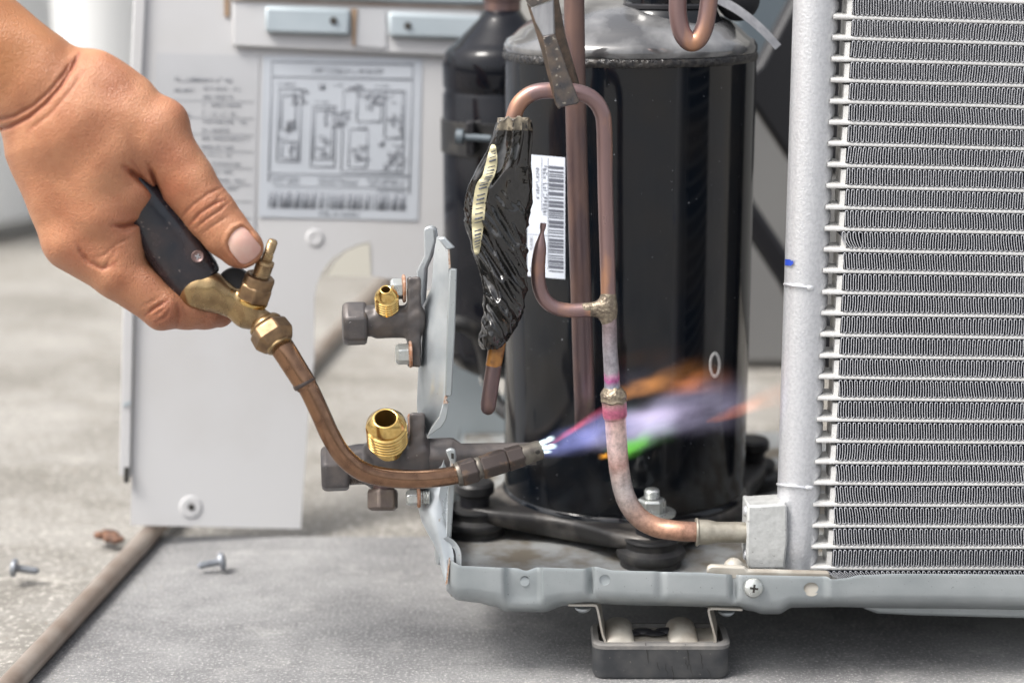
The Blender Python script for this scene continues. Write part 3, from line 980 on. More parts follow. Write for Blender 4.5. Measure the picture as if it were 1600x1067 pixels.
mb = MB(); mb.lathe(TC, ZU, [(.343, .0235), (.375, .0235), (.380, .0215), (.381, .004)], 64); mb.build('terminal_cover', M['black'], comp)
# curved metal strap
sp = curve([(1108, -8, 1.07), (1132, 4, 1.068), (1160, 21, 1.065), (1190, 46, 1.062), (1216, 74, 1.06)], 5)
mb = MB(); rows = []
for i, c in enumerate(sp):
    a, b = sp[max(0, i - 1)], sp[min(len(sp) - 1, i + 1)]
    d = np.array([b[0] - a[0], b[1] - a[1]]); d /= np.linalg.norm(d)
    n_ = np.array([-d[1], d[0]]); w = 7.5 - 1.5 * i / len(sp)
    rows.append([P(c[0] + n_[0] * w, c[1] + n_[1] * w, c[2]), P(c[0] - n_[0] * w, c[1] - n_[1] * w, c[2] + .004), P(c[0] - n_[0] * w, c[1] - n_[1] * w, c[2] + .005), P(c[0] + n_[0] * w, c[1] + n_[1] * w, c[2] + .001)])
mb.grid(rows, True); mb.add(rows[-1], [(0, 1, 2, 3)]); mb.build('cover_strap', M['steel_grey'], comp, angle=30)
mb = MB(); mb.lathe(P(1150, -4, 1.09), axis_px(0, .3, 1), [(0, .012), (.012, .012), (.014, .009)], 24); mb.build('strap_nut', M['plastic'], comp)

def cyl(u, v, eps=0.):
    Y = CY - CR
    for _ in range(12):
        p = P(u, v, Y)
        Y = CY - math.sqrt(max(1e-8, (CR + eps) ** 2 - (p.x - CX) ** 2))
    return P(u, v, Y)
def cpatch(mb, u0, v0, u1, v1, eps, n=6, skew=0.):
    mb.grid([[cyl(u0 + (u1 - u0) * i / n + skew * (v - v0), v + (u0 + (u1 - u0) * i / n - 855) * .085, eps) for v in (v0, (v0 + v1) / 2, v1)] for i in range(n + 1)])
mb = MB()
co = []
for (cu, cv, a0) in ((830, 250, 180), (878, 250, 270), (880, 428, 0), (828, 428, 90)):
    for k in range(6):
        a = R(a0 + 18 * k); co.append((cu + 6 * math.cos(a), cv + 6 * math.sin(a) + (cu - 855) * .085))
mb.grid([[cyl(u, v, .0002) for u, v in [(820 + (p - 0) * 0 + x, y0 + (x + 820 - 855) * .085) for y0 in (244, 247, 340, 431, 434)]] for p, x in [(0, 4), (0, 20), (0, 35), (0, 50), (0, 60), (0, 63)]])
stk = mb.build('barcode_sticker', M['paper'], comp)
mb = MB(); rb = random.Random(9)
v = 259
while v < 424:
    w = rb.choice([1.6, 1.6, 2.6, 4.2, 5.5]); cpatch(mb, 857.5, v, 880.5, v + w, .0004, 3); v += w + rb.choice([1.6, 2.2, 3.4])
def cf(u, v, o): return cyl(u, v + (u - 855) * .085, o)
def cglyph(u0, v0, v1, h):
    v = v0
    while v < v1:
        w = rb.uniform(.5, .75) * h
        for (a, b, c, d) in ((u0, v, u0 + h * .18, v + w), (u0 + h * .82, v, u0 + h, v + w), (u0, v, u0 + h, v + w * .25), (u0 + h * .4, v, u0 + h * .6, v + w)):
            if rb.random() < .6: cpatch(mb, a, b, c, d, .0004, 1)
        v += w + h * .3
cglyph(848.5, 259, 336, 6); cglyph(837.5, 264, 312, 4.5); cglyph(828, 372, 392, 4); cglyph(828, 420, 430, 4)
cpatch(mb, 856, 247, 856.6, 420, .0004, 1); cpatch(mb, 846, 247, 846.5, 330, .0004, 1); cpatch(mb, 826, 368, 857, 368.6, .0004, 2)
mb.build('print', M['ink'], stk, angle=None, fix=False)
# hand-written 0
mb = MB(); rows = []
for k in range(40):
    a = 2 * math.pi * k / 40
    rows.append([cyl(1117 + math.cos(a) * (9.2 - w) + 0, 570 + math.sin(a) * (20.5 - w * 1.3), e) for w, e in ((0, .00015), (1.2, .0005), (3.0, .0005), (4.2, .00015))])
rows.append(rows[0]); mb.grid(rows); mb.build('painted_zero', M['mark'], comp, angle=None)

# foot plate with three lobes
dirs = [R(-86), R(205), R(32)]
def fr(a): return .0735 + .031 * sum(math.exp(-(((a - d + math.pi) % (2 * math.pi) - math.pi) / .30) ** 2) for d in dirs)
mb = MB(); rows = []
for k in range(121):
    a = 2 * math.pi * k / 120
    lob = (fr(a) - .0735) / .031
    def q(r, z): return Vector((CX + math.cos(a) * r, CY + math.sin(a) * r, z))
    r = fr(a)
    rows.append([q(.05, .0585), q(r * .90 - .002, .0590 + .002 * lob), q(r - .003, .0590 + .0028 * lob), q(r - .0006, .0580 + .0028 * lob), q(r, .0560 + .0024 * lob), q(r + .0002, .0475 + .008 * lob), q(r - .0015, .0475 + .008 * lob), q(r - .003, .0560 + .0012 * lob)])
mb.grid(rows); mb.build('foot_plate', M['black_dust'], comp, angle=None)

# accumulator strapped to the compressor
ACX, ACY, ACR = P(785, 300, 1.2).x, 1.2, .0372
a0 = Vector((ACX, ACY, 0))
mb = MB()
mb.lathe(a0, ZU, [(.100, .004), (.104, .02), (.110, .031), (.118, .0362), (.125, ACR), (.2815, ACR), (.2832, ACR - .0008), (.2848, ACR - .0012), (.2864, ACR - .0004), (.288, ACR), (.300, ACR), (.3065, ACR - .0012), (.3105, ACR - .004), (.3120, ACR - .0065), (.3145, ACR - .009), (.322, .0205), (.328, .0145), (.3335, .0112)], 80)
acc = mb.build('accumulator', M['black_acc'], comp, angle=None)
mb = MB(); mb.lathe(a0, ZU, [(.331, .0114), (.3385, .0114), (.3390, .0122), (.341, .0124), (.3416, .0106), (.43, .0102)], 40); mb.build('suction_neck', M['copper_dark'], acc)
mb = MB(); mb.lathe(a0, ZU, [(.2462, ACR + .0002), (.2465, ACR + .0012), (.2665, ACR + .0012), (.2668, ACR + .0002)], 80, closed=False); cl = mb.build('clamp_band', M['rubber'], comp)
mb = MB(); mb.lathe(P(716, 214, 1.155), axis_px(1, .08, .15), [(-.0010, .0046), (.0032, .0046), (.0034, .0022), (.02, .0022)], 18); mb.build('clamp_bolt', M['plastic_grey'], cl)
mb = MB()
mb.slab([P(u, v, 1.153) for u, v in ((728, 192), (740, 191), (741, 244), (728, 243))], (0, .018, 0))
mb.slab([P(u, v, 1.165) for u, v in ((740, 190), (790, 186), (790, 238), (740, 242))], (0, .008, 0)); mb.build('clamp_ear', M['plastic'], cl, bevel=.0006)
mb = MB(); pipe(mb, [(690, 508, 1.15, 13), (722, 506, 1.15, 13), (745, 520, 1.152, 13), (757, 548, 1.155, 13), (763, 590, 1.155, 11), (776, 630, 1.14, 11), (800, 652, 1.12, 11)], 6); mb.build('suction_elbow', M['rubber'], comp)


# rubber mounts with studs
def mount(name_label, x, y, first=None, nut=True):
    if first is None:
        b = Vector((x, y, .0425))
        t = thing('rubber_mount', name_label, 'rubber mount', b, 'rubber mounts under the compressor')
        mb = MB(); mb.lathe(b, ZU, [(0, .0168), (.004, .0166), (.0052, .0176), (.0064, .0186), (.0082, .0190), (.0100, .0184), (.0110, .0160), (.0118, .0148), (.0152, .0148), (.0160, .0154), (.0172, .0150), (.0178, .0130)], 56)
        mb.build('rubber_body', M['rubber'], t)
        mb = MB(); mb.lathe(b, ZU, [(.017, .0085), (.0300, .0085)], 24); mb.build('sleeve', M['plastic'], t)
        mb = MB(); mb.lathe(b, ZU, [(.0296, .0128), (.0298, .0132), (.0312, .0132), (.0314, .0126)], 40); mb.build('washer', M['zinc'], t)
        mb = MB(); mb.lathe(b, ZU, [(.0314, .0078), (.0376, .0078), (.0388, .0066)], 6); mb.build('nut', M['zinc'], t, angle=20, bevel=.0004)
        mb = MB(); mb.lathe(b, ZU, [(.0380, .0042)] + [(.0388 + .0009 * k + (.00045 if j else 0), .0043 if j else .0038) for k in range(5) for j in (0, 1)] + [(.0432, .0040), (.0440, .0034)], 24); mb.build('stud', M['zinc'], t, angle=60)
        return t
    r = first.copy(); C.objects.link(r); r.location = (x, y, .0425); r['label'] = name_label
    for ch in first.children:
        if ch.name.startswith('stud') or ch.name.startswith('washer'): continue
        c = ch.copy(); C.objects.link(c); c.parent = r
        if ch.name.startswith('nut'):
            c.name = 'cap'
            mb = MB(); mb.lathe((0, 0, 0), ZU, [(.0240, .0092), (.0260, .0112), (.0305, .0112), (.0322, .0098)], 32)
            t_ = mb.build('cap_mesh', M['cap_black'], None); c.data = t_.data
            for vtx in c.data.vertices: vtx.co.z += t_.location.z; vtx.co.x += t_.location.x; vtx.co.y += t_.location.y
            bpy.data.objects.remove(t_); c.modifiers.clear()
    return r
mx_ = P(1017, 860, 1.0).x
m0 = mount('black rubber mount with zinc nut, in front of the compressor behind the rim', mx_, 1.0)
mount('black ribbed rubber mount left of the compressor, beside the valve bracket', CX + .097 * math.cos(dirs[1]), CY + .097 * math.sin(dirs[1]), m0)
mount('black rubber mount behind the compressor, seen beside the coil header', CX + .096 * math.cos(dirs[2]), CY + .096 * math.sin(dirs[2]), m0)

# ================================================================== condenser coil
YC = .967
coil = thing('condenser_coil', 'silver aluminium condenser coil with flat tubes and folded fins', 'condenser coil', P(1245, 890, YC))
NT = 28
TO = 1.5                                        # tube centre against its measured row
def tv(i, u):                                   # photo row of tube i at column u
    i -= 1
    l, r = 25 + 33.15 * i, 35 + 32.77 * i
    return l + (r - l) * (u - 1300) / 300
def hx(v): return 1274 + (1243 - 1274) * v / 890
mb = MB()
def mid_row(i):                                 # photo row of a tube's root, at the header's own distance
    return proj(P(1290, tv(i, 1290) + TO, YC - .0094) + Vector((0, .0094, 0)))[1]
tvm0, tvms = mid_row(0), (mid_row(NT - 1) - mid_row(0)) / (NT - 1)
rows = []
for v in np.arange(-60, 893, 2.5):
    ph = ((v - tvm0) / tvms) % 1.0
    notch = math.exp(-(min(ph, 1 - ph) / .20) ** 2)
    r_ = []
    for k_ in range(56):
        a = 2 * math.pi * k_ / 56
        w = max(0, math.cos(a)) ** 5
        rr_ = 33 + w * (2.2 - 6.0 * notch)
        r_.append(P(hx(v), v, YC) + Vector((math.cos(a), math.sin(a), 0)) * rr_ * S(YC))
    rows.append(r_)
mb.grid(rows, True); mb.add(rows[-1], [tuple(range(56))])
hb = mb.build('header_pipe', M['alu'], coil, angle=None)
# crimp collar near the bottom
for v, u1 in ((756, 20), (444, 17)):
    mb = MB(); mb.tube([P(hx(v) - 33 + 5 * k, v + k * .7, YC - .0003 - math.sqrt(max(0, (33.5 ** 2 - (-33 + 5 * k) ** 2))) * S(YC)) for k in range(0, u1 // 2)], 2.2 * S(YC), 8); mb.ball(P(hx(v) - 33 + 5 * (u1 // 2), v + 6, YC - .0112), (.0022, .001, .0014)); mb.build('sealant_bead', M['alu'], coil)
mb = MB(); rows = []
for k in range(9):
    du = -33.2 + 1.6 * k
    rows.append([P(hx(410) + du, 404 + dv + (du + 33) * .1, YC - (math.sqrt(max(0, 33.5 ** 2 - du * du)) + .8) * S(YC)) for dv in (1 if k < 6 else 2.5, 5, 10.5 if k < 7 else 8)])
mb.grid(rows); mb.build('blue_mark', M['blue'], coil)
# flat tubes
for i in range(NT):
    mb = MB(); rows = []
    u0 = 1301 - 36 * (i - 1) / 26
    for u in (u0 - 8, u0, u0 + 2, 1330, 1400, 1470, 1540, 1610, 1680, 1750):
        vv = tv(i, u) + TO + random.uniform(-.35, .35)
        tip = .55 if u <= u0 else 1
        c = P(u, vv, YC - .0094) + Vector((0, .0094, 0))
        pr = []
        for k in range(20):
            a = 2 * math.pi * k / 20
            y = math.copysign(abs(math.cos(a)) ** .45, math.cos(a)) * .0094 * tip
            z = math.copysign(abs(math.sin(a)) ** .75, math.sin(a)) * .00160 * (.8 if u <= u0 else 1)
            pr.append(c + Vector((0, y, z)))
        rows.append(pr)
    mb.grid(rows, True); mb.build('flat_tube', M['alu_tube'], coil)
# folded fin strips
rf = random.Random(21)
for i in range(NT):
    path = []
    u = (1328 - 31 * (i - 1) / 26) + 4
    last = i == NT - 1
    lean0, wob, ph = rf.uniform(-.8, .8), rf.uniform(.2, 1.0), rf.uniform(0, 6)
    up = True
    k = 0
    while u < 1735:
        vt = tv(i, u) + TO + 4.0
        vb = tv(i + 1, u) + TO - 4.0
        if last: vb = vt + 13
        if i == 11 and u < 1345: wobl = 4.
        else: wobl = wob
        lean = lean0 + wobl * math.sin(u * .021 + ph + i * 1.3) + rf.uniform(-.12, .12)
        if last: lean = -8 * math.exp(-(u - 1300) / 60.) - 1
        bow = rf.uniform(-.12, .12) + wobl * .8 * math.sin(u * .05 + ph * 2)
        p = 3.95 + rf.uniform(-.10, .10)
        ht = vb - vt
        ls = [(u - lean + 2 * lean * (1 - t) * 1. + bow * 4 * t * (1 - t), vt + 1.6 + (ht - 3.2) * t) for t in (0, .25, .5, .75, 1)]
        if not up: ls = ls
        seg = ls[::-1] if up else ls
        path += seg
        e = seg[-1]
        # rounded fold to the next leg
        s_ = -1 if up else 1
        path += [(e[0] + p * .2, e[1] + s_ * 1.2), (e[0] + p * .5, e[1] + s_ * 1.6), (e[0] + p * .8, e[1] + s_ * 1.2)]
        up = not up
        u += p
    mb = MB()
    w = .52
    rows = []
    for j, q in enumerate(path):
        a, b = path[max(j - 1, 0)], path[min(j + 1, len(path) - 1)]
        d = math.hypot(b[0] - a[0], b[1] - a[1]) + 1e-6
        nx, ny = -(b[1] - a[1]) / d * w, (b[0] - a[0]) / d * w
        f1, f2 = P(q[0] + nx, q[1] + ny, YC - .0096), P(q[0] - nx, q[1] - ny, YC - .0096)
        rows.append([f1, f2, f2 + Vector((0, .018, 0)), f1 + Vector((0, .018, 0))])
    mb.grid(rows, True)
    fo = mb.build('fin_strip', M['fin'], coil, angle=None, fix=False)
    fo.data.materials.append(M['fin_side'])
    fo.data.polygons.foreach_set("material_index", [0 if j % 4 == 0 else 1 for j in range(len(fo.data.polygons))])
    # end plate of the strip
    mb = MB(); ue = path[0][0] - 7
    v0, v1 = tv(i, ue) + 8, (tv(i + 1, ue) - 1.5) if not last else tv(i, ue) + 22
    mb.slab([P(ue - 2, v0, YC - .0080), P(ue + 6, v0, YC - .0088), P(ue + 4.5, v1, YC - .0088), P(ue - 3, v1, YC - .0080)], (0, .0158, 0)); mb.build('fin_end', M['alu_tube'], coil)
# connection block with rivets
blk = [(1168, 788), (1176, 790), (1226, 787), (1230, 792), (1231, 845), (1228, 870), (1227, 889), (1170, 889), (1166, 870)]
mb = MB(); mb.slab([P(u, v, YC - .0135) for u, v in blk], (0, .022, -.0012)); b_ = mb.build('connection_block', M['alu_cast'], coil, bevel=.0012)
for v in (798, 866):
    mb = MB(); mb.lathe(P(1167, v, YC - .008), (-1, 0, 0), [(0, .0028), (.0014, .0027), (.0020, .0018), (.0022, .0002)], 18); mb.build('rivet', M['alu'], b_)

# fan blades and an added dark backing behind the coil
fan = thing('fan_unit', 'added black backing sheet and slanted fan blades behind the condenser coil', 'fan', P(1420, 880, 1.10))
mb = MB(); mb.slab([P(u, v, 1.09) for u, v in ((1345, -80), (1760, -80), (1760, 880), (1330, 880))], (0, .02, 0)); mb.build('dark_backing', M['plastic'], fan)  # black sheet added so the gaps between the fins look dark
mb = MB(); mb.slab([P(u, v, 1.30 + (u - 1170) * .0002) for u, v in ((1150, 135), (1188, 100), (1250, -20), (1420, -60), (1420, 300), (1300, 275), (1240, 262), (1180, 172))], (0, .03, 0)); mb.build('fan_blade', M['plastic'], fan, bevel=.004)
mb = MB(); mb.slab([P(u, v, 1.33) for u, v in ((1150, 262), (1180, 318), (1232, 396), (1300, 500), (1340, 560), (1340, 640), (1275, 560), (1222, 452), (1180, 388), (1140, 330))], (0, .03, 0)); mb.build('fan_blade', M['plastic'], fan, bevel=.004)
mb = MB(); mb.slab([P(u, v, 1.5) for u, v in ((1150, -80), (1400, -80), (1400, 30), (1210, 70), (1190, 130), (1150, 160))], (0, .03, 0)); mb.build('fan_guard', M['plastic_grey'], fan, bevel=.004)
mb = MB(); mb.slab([P(u, v, 1.75) for u, v in ((1120, 522), (1330, 528), (1330, 562), (1120, 552))], (0, .03, 0)); mb.build('motor_bracket', M['plastic'], fan, bevel=.004)

# ================================================================== valve bracket
vb_ = thing('valve_bracket', 'upright pale galvanised valve bracket seen edge-on at the left end of the pan', 'bracket', P(690, 900, .945))
def plate(pts, th, name, m, parent, bevel=.0007):
    mb = MB(); mb.slab([P(u, v, y) for u, v, y in pts], th); return mb.build(name, m, parent, bevel=bevel, angle=30)
Yl, Yr = .985, .955                               # far (left) and near (right) edges of the plate
def yb(u): return Yl + (Yr - Yl) * (u - 652) / 58
plate([(u, v, .990) for u, v in ((662, 357), (671, 353), (679, 358), (681, 377), (673, 402), (665, 420), (661, 490), (651, 480), (650, 424), (662, 400), (661, 366))], (.0014, .005, 0), 'hook_arm', M['galv_pale'], vb_, .0010)
# main sheet with a pressed bulge: rows of (v, [u...]) lofted
rows = []
sec = {371: (684, 687, 690, 694, 696), 388: (681, 686, 692, 700, 701), 400: (679, 685, 692, 700, 701), 420: (678, 684, 691, 700, 701), 450: (676, 682, 690, 700, 702), 480: (662, 672, 686, 698, 703), 520: (658, 670, 684, 697, 701), 560: (656, 668, 683, 695, 699), 600: (654, 667, 682, 693, 697), 630: (653, 666, 680, 691, 695), 650: (654, 666, 678, 689, 694), 668: (657, 664, 671, 678, 682), 681: (661, 663, 665, 667, 668)}
mb = MB()
for v, us_ in sec.items():
    b = 0 if v < 455 else min(1, (v - 455) / 40.) * (1 if v < 640 else max(0, (680 - v) / 40.))
    rows.append([P(u, v, yb(u) - (.011 * b if k in (1,) else .005 * b if k == 2 else 0)) for k, u in enumerate(us_)])
rr = [r + [p + Vector((-.0006, .0016, 0)) for p in r[::-1]] for r in rows]
mb.grid(rr, True); mb.add(rr[0], [tuple(range(10))]); mb.add(rr[-1], [tuple(range(10))])
mb.build('main_sheet', M['galv_pale'], vb_, angle=60)
plate([(u, v, .9535) for u, v in ((684, 373), (695, 371), (711, 387), (701, 390), (697, 390))], (0, .0045, -.0006), 'top_lip', M['galv_pale'], vb_)
plate([(u, v, .9545) for u, v in ((702, 419), (714, 421), (711, 520), (706, 617), (704, 620), (695, 619), (698, 520))], (0, .003, 0), 'front_flange', M['galv'], vb_)
plate([(u, v, .956) for u, v in ((692, 630), (702, 629), (697, 656), (690, 667), (670, 681), (666, 684), (674, 668), (686, 652))], (0, .003, 0), 'lower_flange', M['galv'], vb_)
plate([(u, v, .9543) for u, v in ((700, 389), (702.2, 389), (704, 419), (701, 420))], (0, .004, 0), 'cut_edge', M['rawedge'], vb_, 0)
plate([(u, v, .9553) for u, v in ((695, 619), (700, 620), (697, 625), (700, 630), (692, 631))], (0, .003, 0), 'cut_edge', M['rawedge'], vb_, 0)
lower = {716: (684, 688, 694, 702, 706), 735: (672, 680, 690, 701, 707), 760: (668, 676, 688, 700, 707), 790: (654, 668, 684, 697, 705), 815: (660, 672, 684, 697, 704), 835: (670, 680, 688, 697, 704), 850: (679, 686, 691, 699, 706), 868: (686, 690, 694, 701, 709), 885: (690, 694, 697, 702, 709), 908: (696, 698, 700, 702, 704)}
mb = MB(); rows = []
for v, us_ in lower.items():
    t = (v - 716) / 192
    rows.append([P(u, v, .975 - .034 * t - .016 * k / 4 * (1 - t) - (.008 * (1 - t) if k in (1, 2) else 0)) for k, u in enumerate(us_)])
rr = [r + [p + Vector((-.0006, .0016, 0)) for p in r[::-1]] for r in rows]
mb.grid(rr, True); mb.add(rr[0], [tuple(range(10))]); mb.add(rr[-1], [tuple(range(10))])
mb.build('lower_sheet', M['galv_pale'], vb_, angle=60)
plate([(u, v, .9455) for u, v in ((696, 704), (704, 701), (711, 703), (713, 716), (709, 780), (705, 840), (698, 842), (700, 780), (703, 722))], (0, .003, 0), 'front_flange', M['galv'], vb_)
plate([(u, v, .9448) for u, v in ((705, 708), (709, 709), (709, 717), (705, 716))], (0, .0006, 0), 'slot', M['dark'], vb_, 0)
mb = MB(); pts = curve([(700, 838, .944), (712, 847, .941), (720, 862, .9375), (721, 886, .9375)], 5)
rows = [[P(c[0] - 8, c[1] + 3, c[2] + .004), P(c[0], c[1], c[2]), P(c[0] + 1, c[1], c[2] + .002), P(c[0] - 7, c[1] + 4, c[2] + .006)] for c in pts]
mb.grid(rows, True); mb.build('corner_tab', M['galv_pale'], vb_)
mb = MB(); mb.lathe(P(686, 868, .952), (-1, -.3, 0), [(0, .0050), (.0012, .0046), (.0018, .002)], 20); mb.build('rivet', M['galv'], vb_)
plate([(u, v, .9383) for u, v in ((701, 872), (703.5, 873), (699, 912), (696, 914))], (0, .002, 0), 'cut_edge', M['rawedge'], vb_, 0)

# ================================================================== service valves
def sdf_box(p, c, h, r):
    q = [np.abs(p[i] - c[i]) - (h[i] - r) for i in range(3)]
    return np.sqrt(sum(np.maximum(x, 0) ** 2 for x in q)) + np.minimum(np.maximum(np.maximum(q[0], q[1]), q[2]), 0) - r


FA = axis_px(0, -.66, .75)
def flare(o, k, parent, hole, lip, cone_, thr):
    """bright brass flare fitting: o is the top centre, k metres per px"""
    pr = [(-60 * k, .01 * k), (-60 * k, hole * k), (-.5 * k, hole * k), (0, (hole + .8) * k), (0, (lip - .8) * k), (-.8 * k, lip * k), (-(thr - lip) * 1.15 * k, (thr - 1.6) * k), (-(thr - lip) * 1.15 * k - 2 * k, (thr - 1.2) * k), (-(thr - lip) * 1.15 * k - 3 * k, (thr - 3.2) * k), (-(thr - lip) * 1.15 * k - 6 * k, (thr - 3.2) * k)]
    t0 = (thr - lip) * 1.15 + 7
    L_ = thr * (1.22 if thr > 25 else 1.4)
    m_ = 6 if thr > 25 else 5
    st = L_ / m_
    for j in range(m_):
        pr += [(-(t0 + j * st) * k, (thr - .11 * thr) * k), (-(t0 + (j + .3) * st) * k, thr * k), (-(t0 + (j + .7) * st) * k, thr * k)]
    pr += [(-(t0 + L_) * k, thr * .86 * k), (-(t0 + L_ + 16) * k, thr * .84 * k)]
    mb = MB(); mb.lathe(o, FA, pr, 56, closed=False)
    f = mb.build('flare_fitting', M['brass_new'], parent, angle=50)
    mb = MB(); mb.lathe(o, FA, [(-2 * k, (hole - .12) * k), (-58 * k, (hole - .12) * k), (-58 * k, .01 * k)], 40, closed=False); mb.build('bore', M['brass_bore'], f)
    return f


def hexcap(parent, name, u, v, Y, ax, L_, r, m, n=6, rot=0., dome=.1):
    k = S(Y); mb = MB()
    a = axis_px(*ax)
    ref = axis_px(math.sin(rot), math.cos(rot), .2)
    mb.lathe(P(u, v, Y), a, [(0, r * .86 * k), (2.5 * k, r * k), ((L_ - 5) * k, r * k), ((L_ - 1) * k, r * .88 * k), (L_ * k, r * .70 * k), (L_ * k, .02 * k)], n, ref=ref)
    return mb.build(name, m, parent, angle=25, bevel=.0012)


def bolt(parent, u, v, Y, r, L_, washer=True):
    k = S(Y); a = axis_px(-1, .03, .12); o = P(u, v, Y)
    mb = MB(); mb.lathe(o, a, [(2 * k, r * k), (L_ * .8 * k, r * k), (L_ * k, r * .8 * k), (L_ * k, .1 * k)], 6, ref=axis_px(0, 1, .4)); b = mb.build('bolt', M['zinc'], parent, angle=25, bevel=.0005)
    if washer:
        mb = MB(); mb.lathe(o, a, [(-2.5 * k, r * 1.2 * k), (-1 * k, r * 1.28 * k), (1.5 * k, r * 1.28 * k), (2.4 * k, r * 1.15 * k)], 30); mb.build('washer', M['rust'], b)
    return b


Y1 = .972
v1 = thing('service_valve', 'smaller grey brass service valve, the upper of the two on the bracket', 'valve', P(650, 575, Y1), 'service valves on the bracket')
def small_body(p):
    d = cone(p, (568, 502, 0, 25), (645, 500, 0, 23))
    d = smin(d, sdf_box(p, (647, 503, 0), (10.5, 70, 24), 4), 10)
    fx = (603, 470)
    d = smin(d, cone(p, (603, 500, 0, 19), (603, 490, 11, 17)), 8)
    d = smin(d, cone(p, (590, 520, 6, 8), (638, 518, 6, 9)), 8)
    return d + 1.1 * np.sin(p[0] * .21 + p[1] * .13) * np.sin(p[1] * .17 + p[2] * .2) * .7
sdf_part(small_body, (535, 425, -32), (664, 580, 60), 1.8, Y1, 'valve_body', M['valve'], v1)
hexcap(v1, 'end_cap', 573, 505, Y1, (-1, .03, .12), 38, 36, M['valve'], rot=.25)
flare(P(603, 452, Y1 - 42 * S(Y1)), S(Y1), v1, 6.8, 9.5, 18.6, 18.6)
bolt(v1, 631, 451, Y1 - .001, 17, 21)
bolt(v1, 641, 553, Y1 - .007, 17, 23)

Y2 = .968
v2 = thing('service_valve', 'larger grey brass service valve with an open threaded flare, the lower of the two', 'valve', P(650, 790, Y2), 'service valves on the bracket')
def big_body(p):
    d = cone(p, (545, 727, 0, 31), (650, 716, 0, 34))
    d = smin(d, sdf_box(p, (652, 707, 0), (12, 62, 30), 5), 12)
    d = smin(d, cone(p, (603, 722, 4, 35), (603, 704, 22, 33)), 8)
    d = smin(d, cone(p, (598, 725, 0, 26), (598, 748, 0, 24)), 8)
    return d + .8 * np.sin(p[0] * .17 + p[1] * .11) * np.sin(p[1] * .15 + p[2] * .17)
sdf_part(big_body, (505, 640, -42), (672, 790, 84), 2.0, Y2, 'valve_body', M['valve'], v2)
hexcap(v2, 'end_cap', 545, 731, Y2, (-1, .03, .10), 44, 39, M['valve'], rot=.2)
mb = MB(); k = S(Y2)
mb.lathe(P(546, 731, Y2), axis_px(1, -.03, -.1), [(k * x, k * (27 if j % 2 else 25)) for j, x in enumerate(range(0, 22, 2))], 30); mb.build('cap_thread', M['valve_hex'], v2, angle=60)
flare(P(602.5, 653, Y2 - 72 * S(Y2)), S(Y2), v2, 16.6, 20.5, 32, 32)
hexcap(v2, 'bottom_plug', 598, 764, Y2 - .004, (0, 1, .12), 34, 26, M['valve_hex'], rot=1.2)
mb = MB(); mb.lathe(P(598, 745, Y2 - .004), axis_px(0, 1, .1), [(k * x, k * (16 if j % 2 else 14.5)) for j, x in enumerate(range(0, 26, 2))], 26); mb.build('plug_thread', M['copper_dark'], v2, angle=60)
mb = MB(); mb.lathe(P(660, 712, Y2), axis_px(1, -.02, 0), [(0, 27 * k), (44 * k, 28 * k), (50 * k, 27 * k), (62 * k, 18.5 * k), (180 * k, 18 * k)], 40); mb.build('outlet_stub', M['valve'], v2)
bolt(v2, 654, 777, Y2 - .012, 13, 20)
mb = MB(); mb.lathe(P(656, 777, Y2 - .012), axis_px(1, 0, 0), [(k * x, k * (11 if j % 2 else 9.6)) for j, x in enumerate(range(0, 17, 2))], 20); mb.build('bolt_thread', M['zinc'], v2, angle=60)
bolt(v2, 640, 668, Y2 + .002, 17, 10)

# ================================================================== copper pipes
cp = thing('copper_pipe', 'brazed copper pipe looping down from the tongs into the coil block', 'copper pipe', P(970, 830, .966))
Yp0 = .972
mb = MB()
pipe(mb, [(800, 200, Yp0, 12), (802, 186, Yp0, 12.2), (810, 164, Yp0, 12.4), (826, 149, Yp0, 12.5), (846, 142.5, Yp0, 12.5), (875, 142, Yp0, 12.5), (905, 145, Yp0, 12.5), (926, 155, Yp0, 12.4), (939, 173, Yp0, 12.3), (944, 200, Yp0, 12.2), (946, 300, Yp0, 12), (949, 400, Yp0, 12), (951, 480, Yp0, 11.8)], 8, 24)
mb.build('upper_loop', M['copper'], cp)
mb = MB(); pipe(mb, [(950.8, 474, Yp0, 11.9), (952, 500, Yp0, 11.7), (953, 540, Yp0, 11.6), (954.5, 565, Yp0, 11.8), (955.5, 580, Yp0, 12.2), (956.5, 600, Yp0, 12.5), (957, 612, Yp0, 14)], 16, 24)
GR, VI, BG, PK, PA, CU = (.33, .31, .34), (.46, .10, .30), (.30, .32, .38), (.50, .33, .30), (.62, .45, .41), (.31, .19, .15)
tint(mb.build('heat_tinted_length', M['tinted'], cp), 24, [(0, (.26, .185, .185)), (.2, (.28, .22, .23)), (.4, GR), (.66, (.36, .34, .37)), (.72, (.50, .25, .38)), (.77, VI), (.81, (.34, .26, .36)), (.86, BG), (.92, (.36, .34, .36)), (.97, (.42, .32, .24)), (1, (.34, .27, .2))])
mb = MB(); rows = []
k = S(Yp0)
for v, r in ((604, 13), (608, 16), (612, 19), (617, 21), (621, 20), (625, 21.2), (628, 19.8)):
    rows.append([P(957.5 + (v - 600) * .07, v + 2.2 * noise.noise(Vector((math.cos(a) * 2, math.sin(a) * 2, 0))), Yp0) + Vector((math.cos(a), math.sin(a), 0)) * k * (r + 1.1 * noise.noise(Vector((math.cos(a) * 3, math.sin(a) * 3, v * .3)))) for a in [2 * math.pi * i / 32 for i in range(32)]])
mb.grid(rows, True); mb.build('braze_joint', M['braze'], cp)
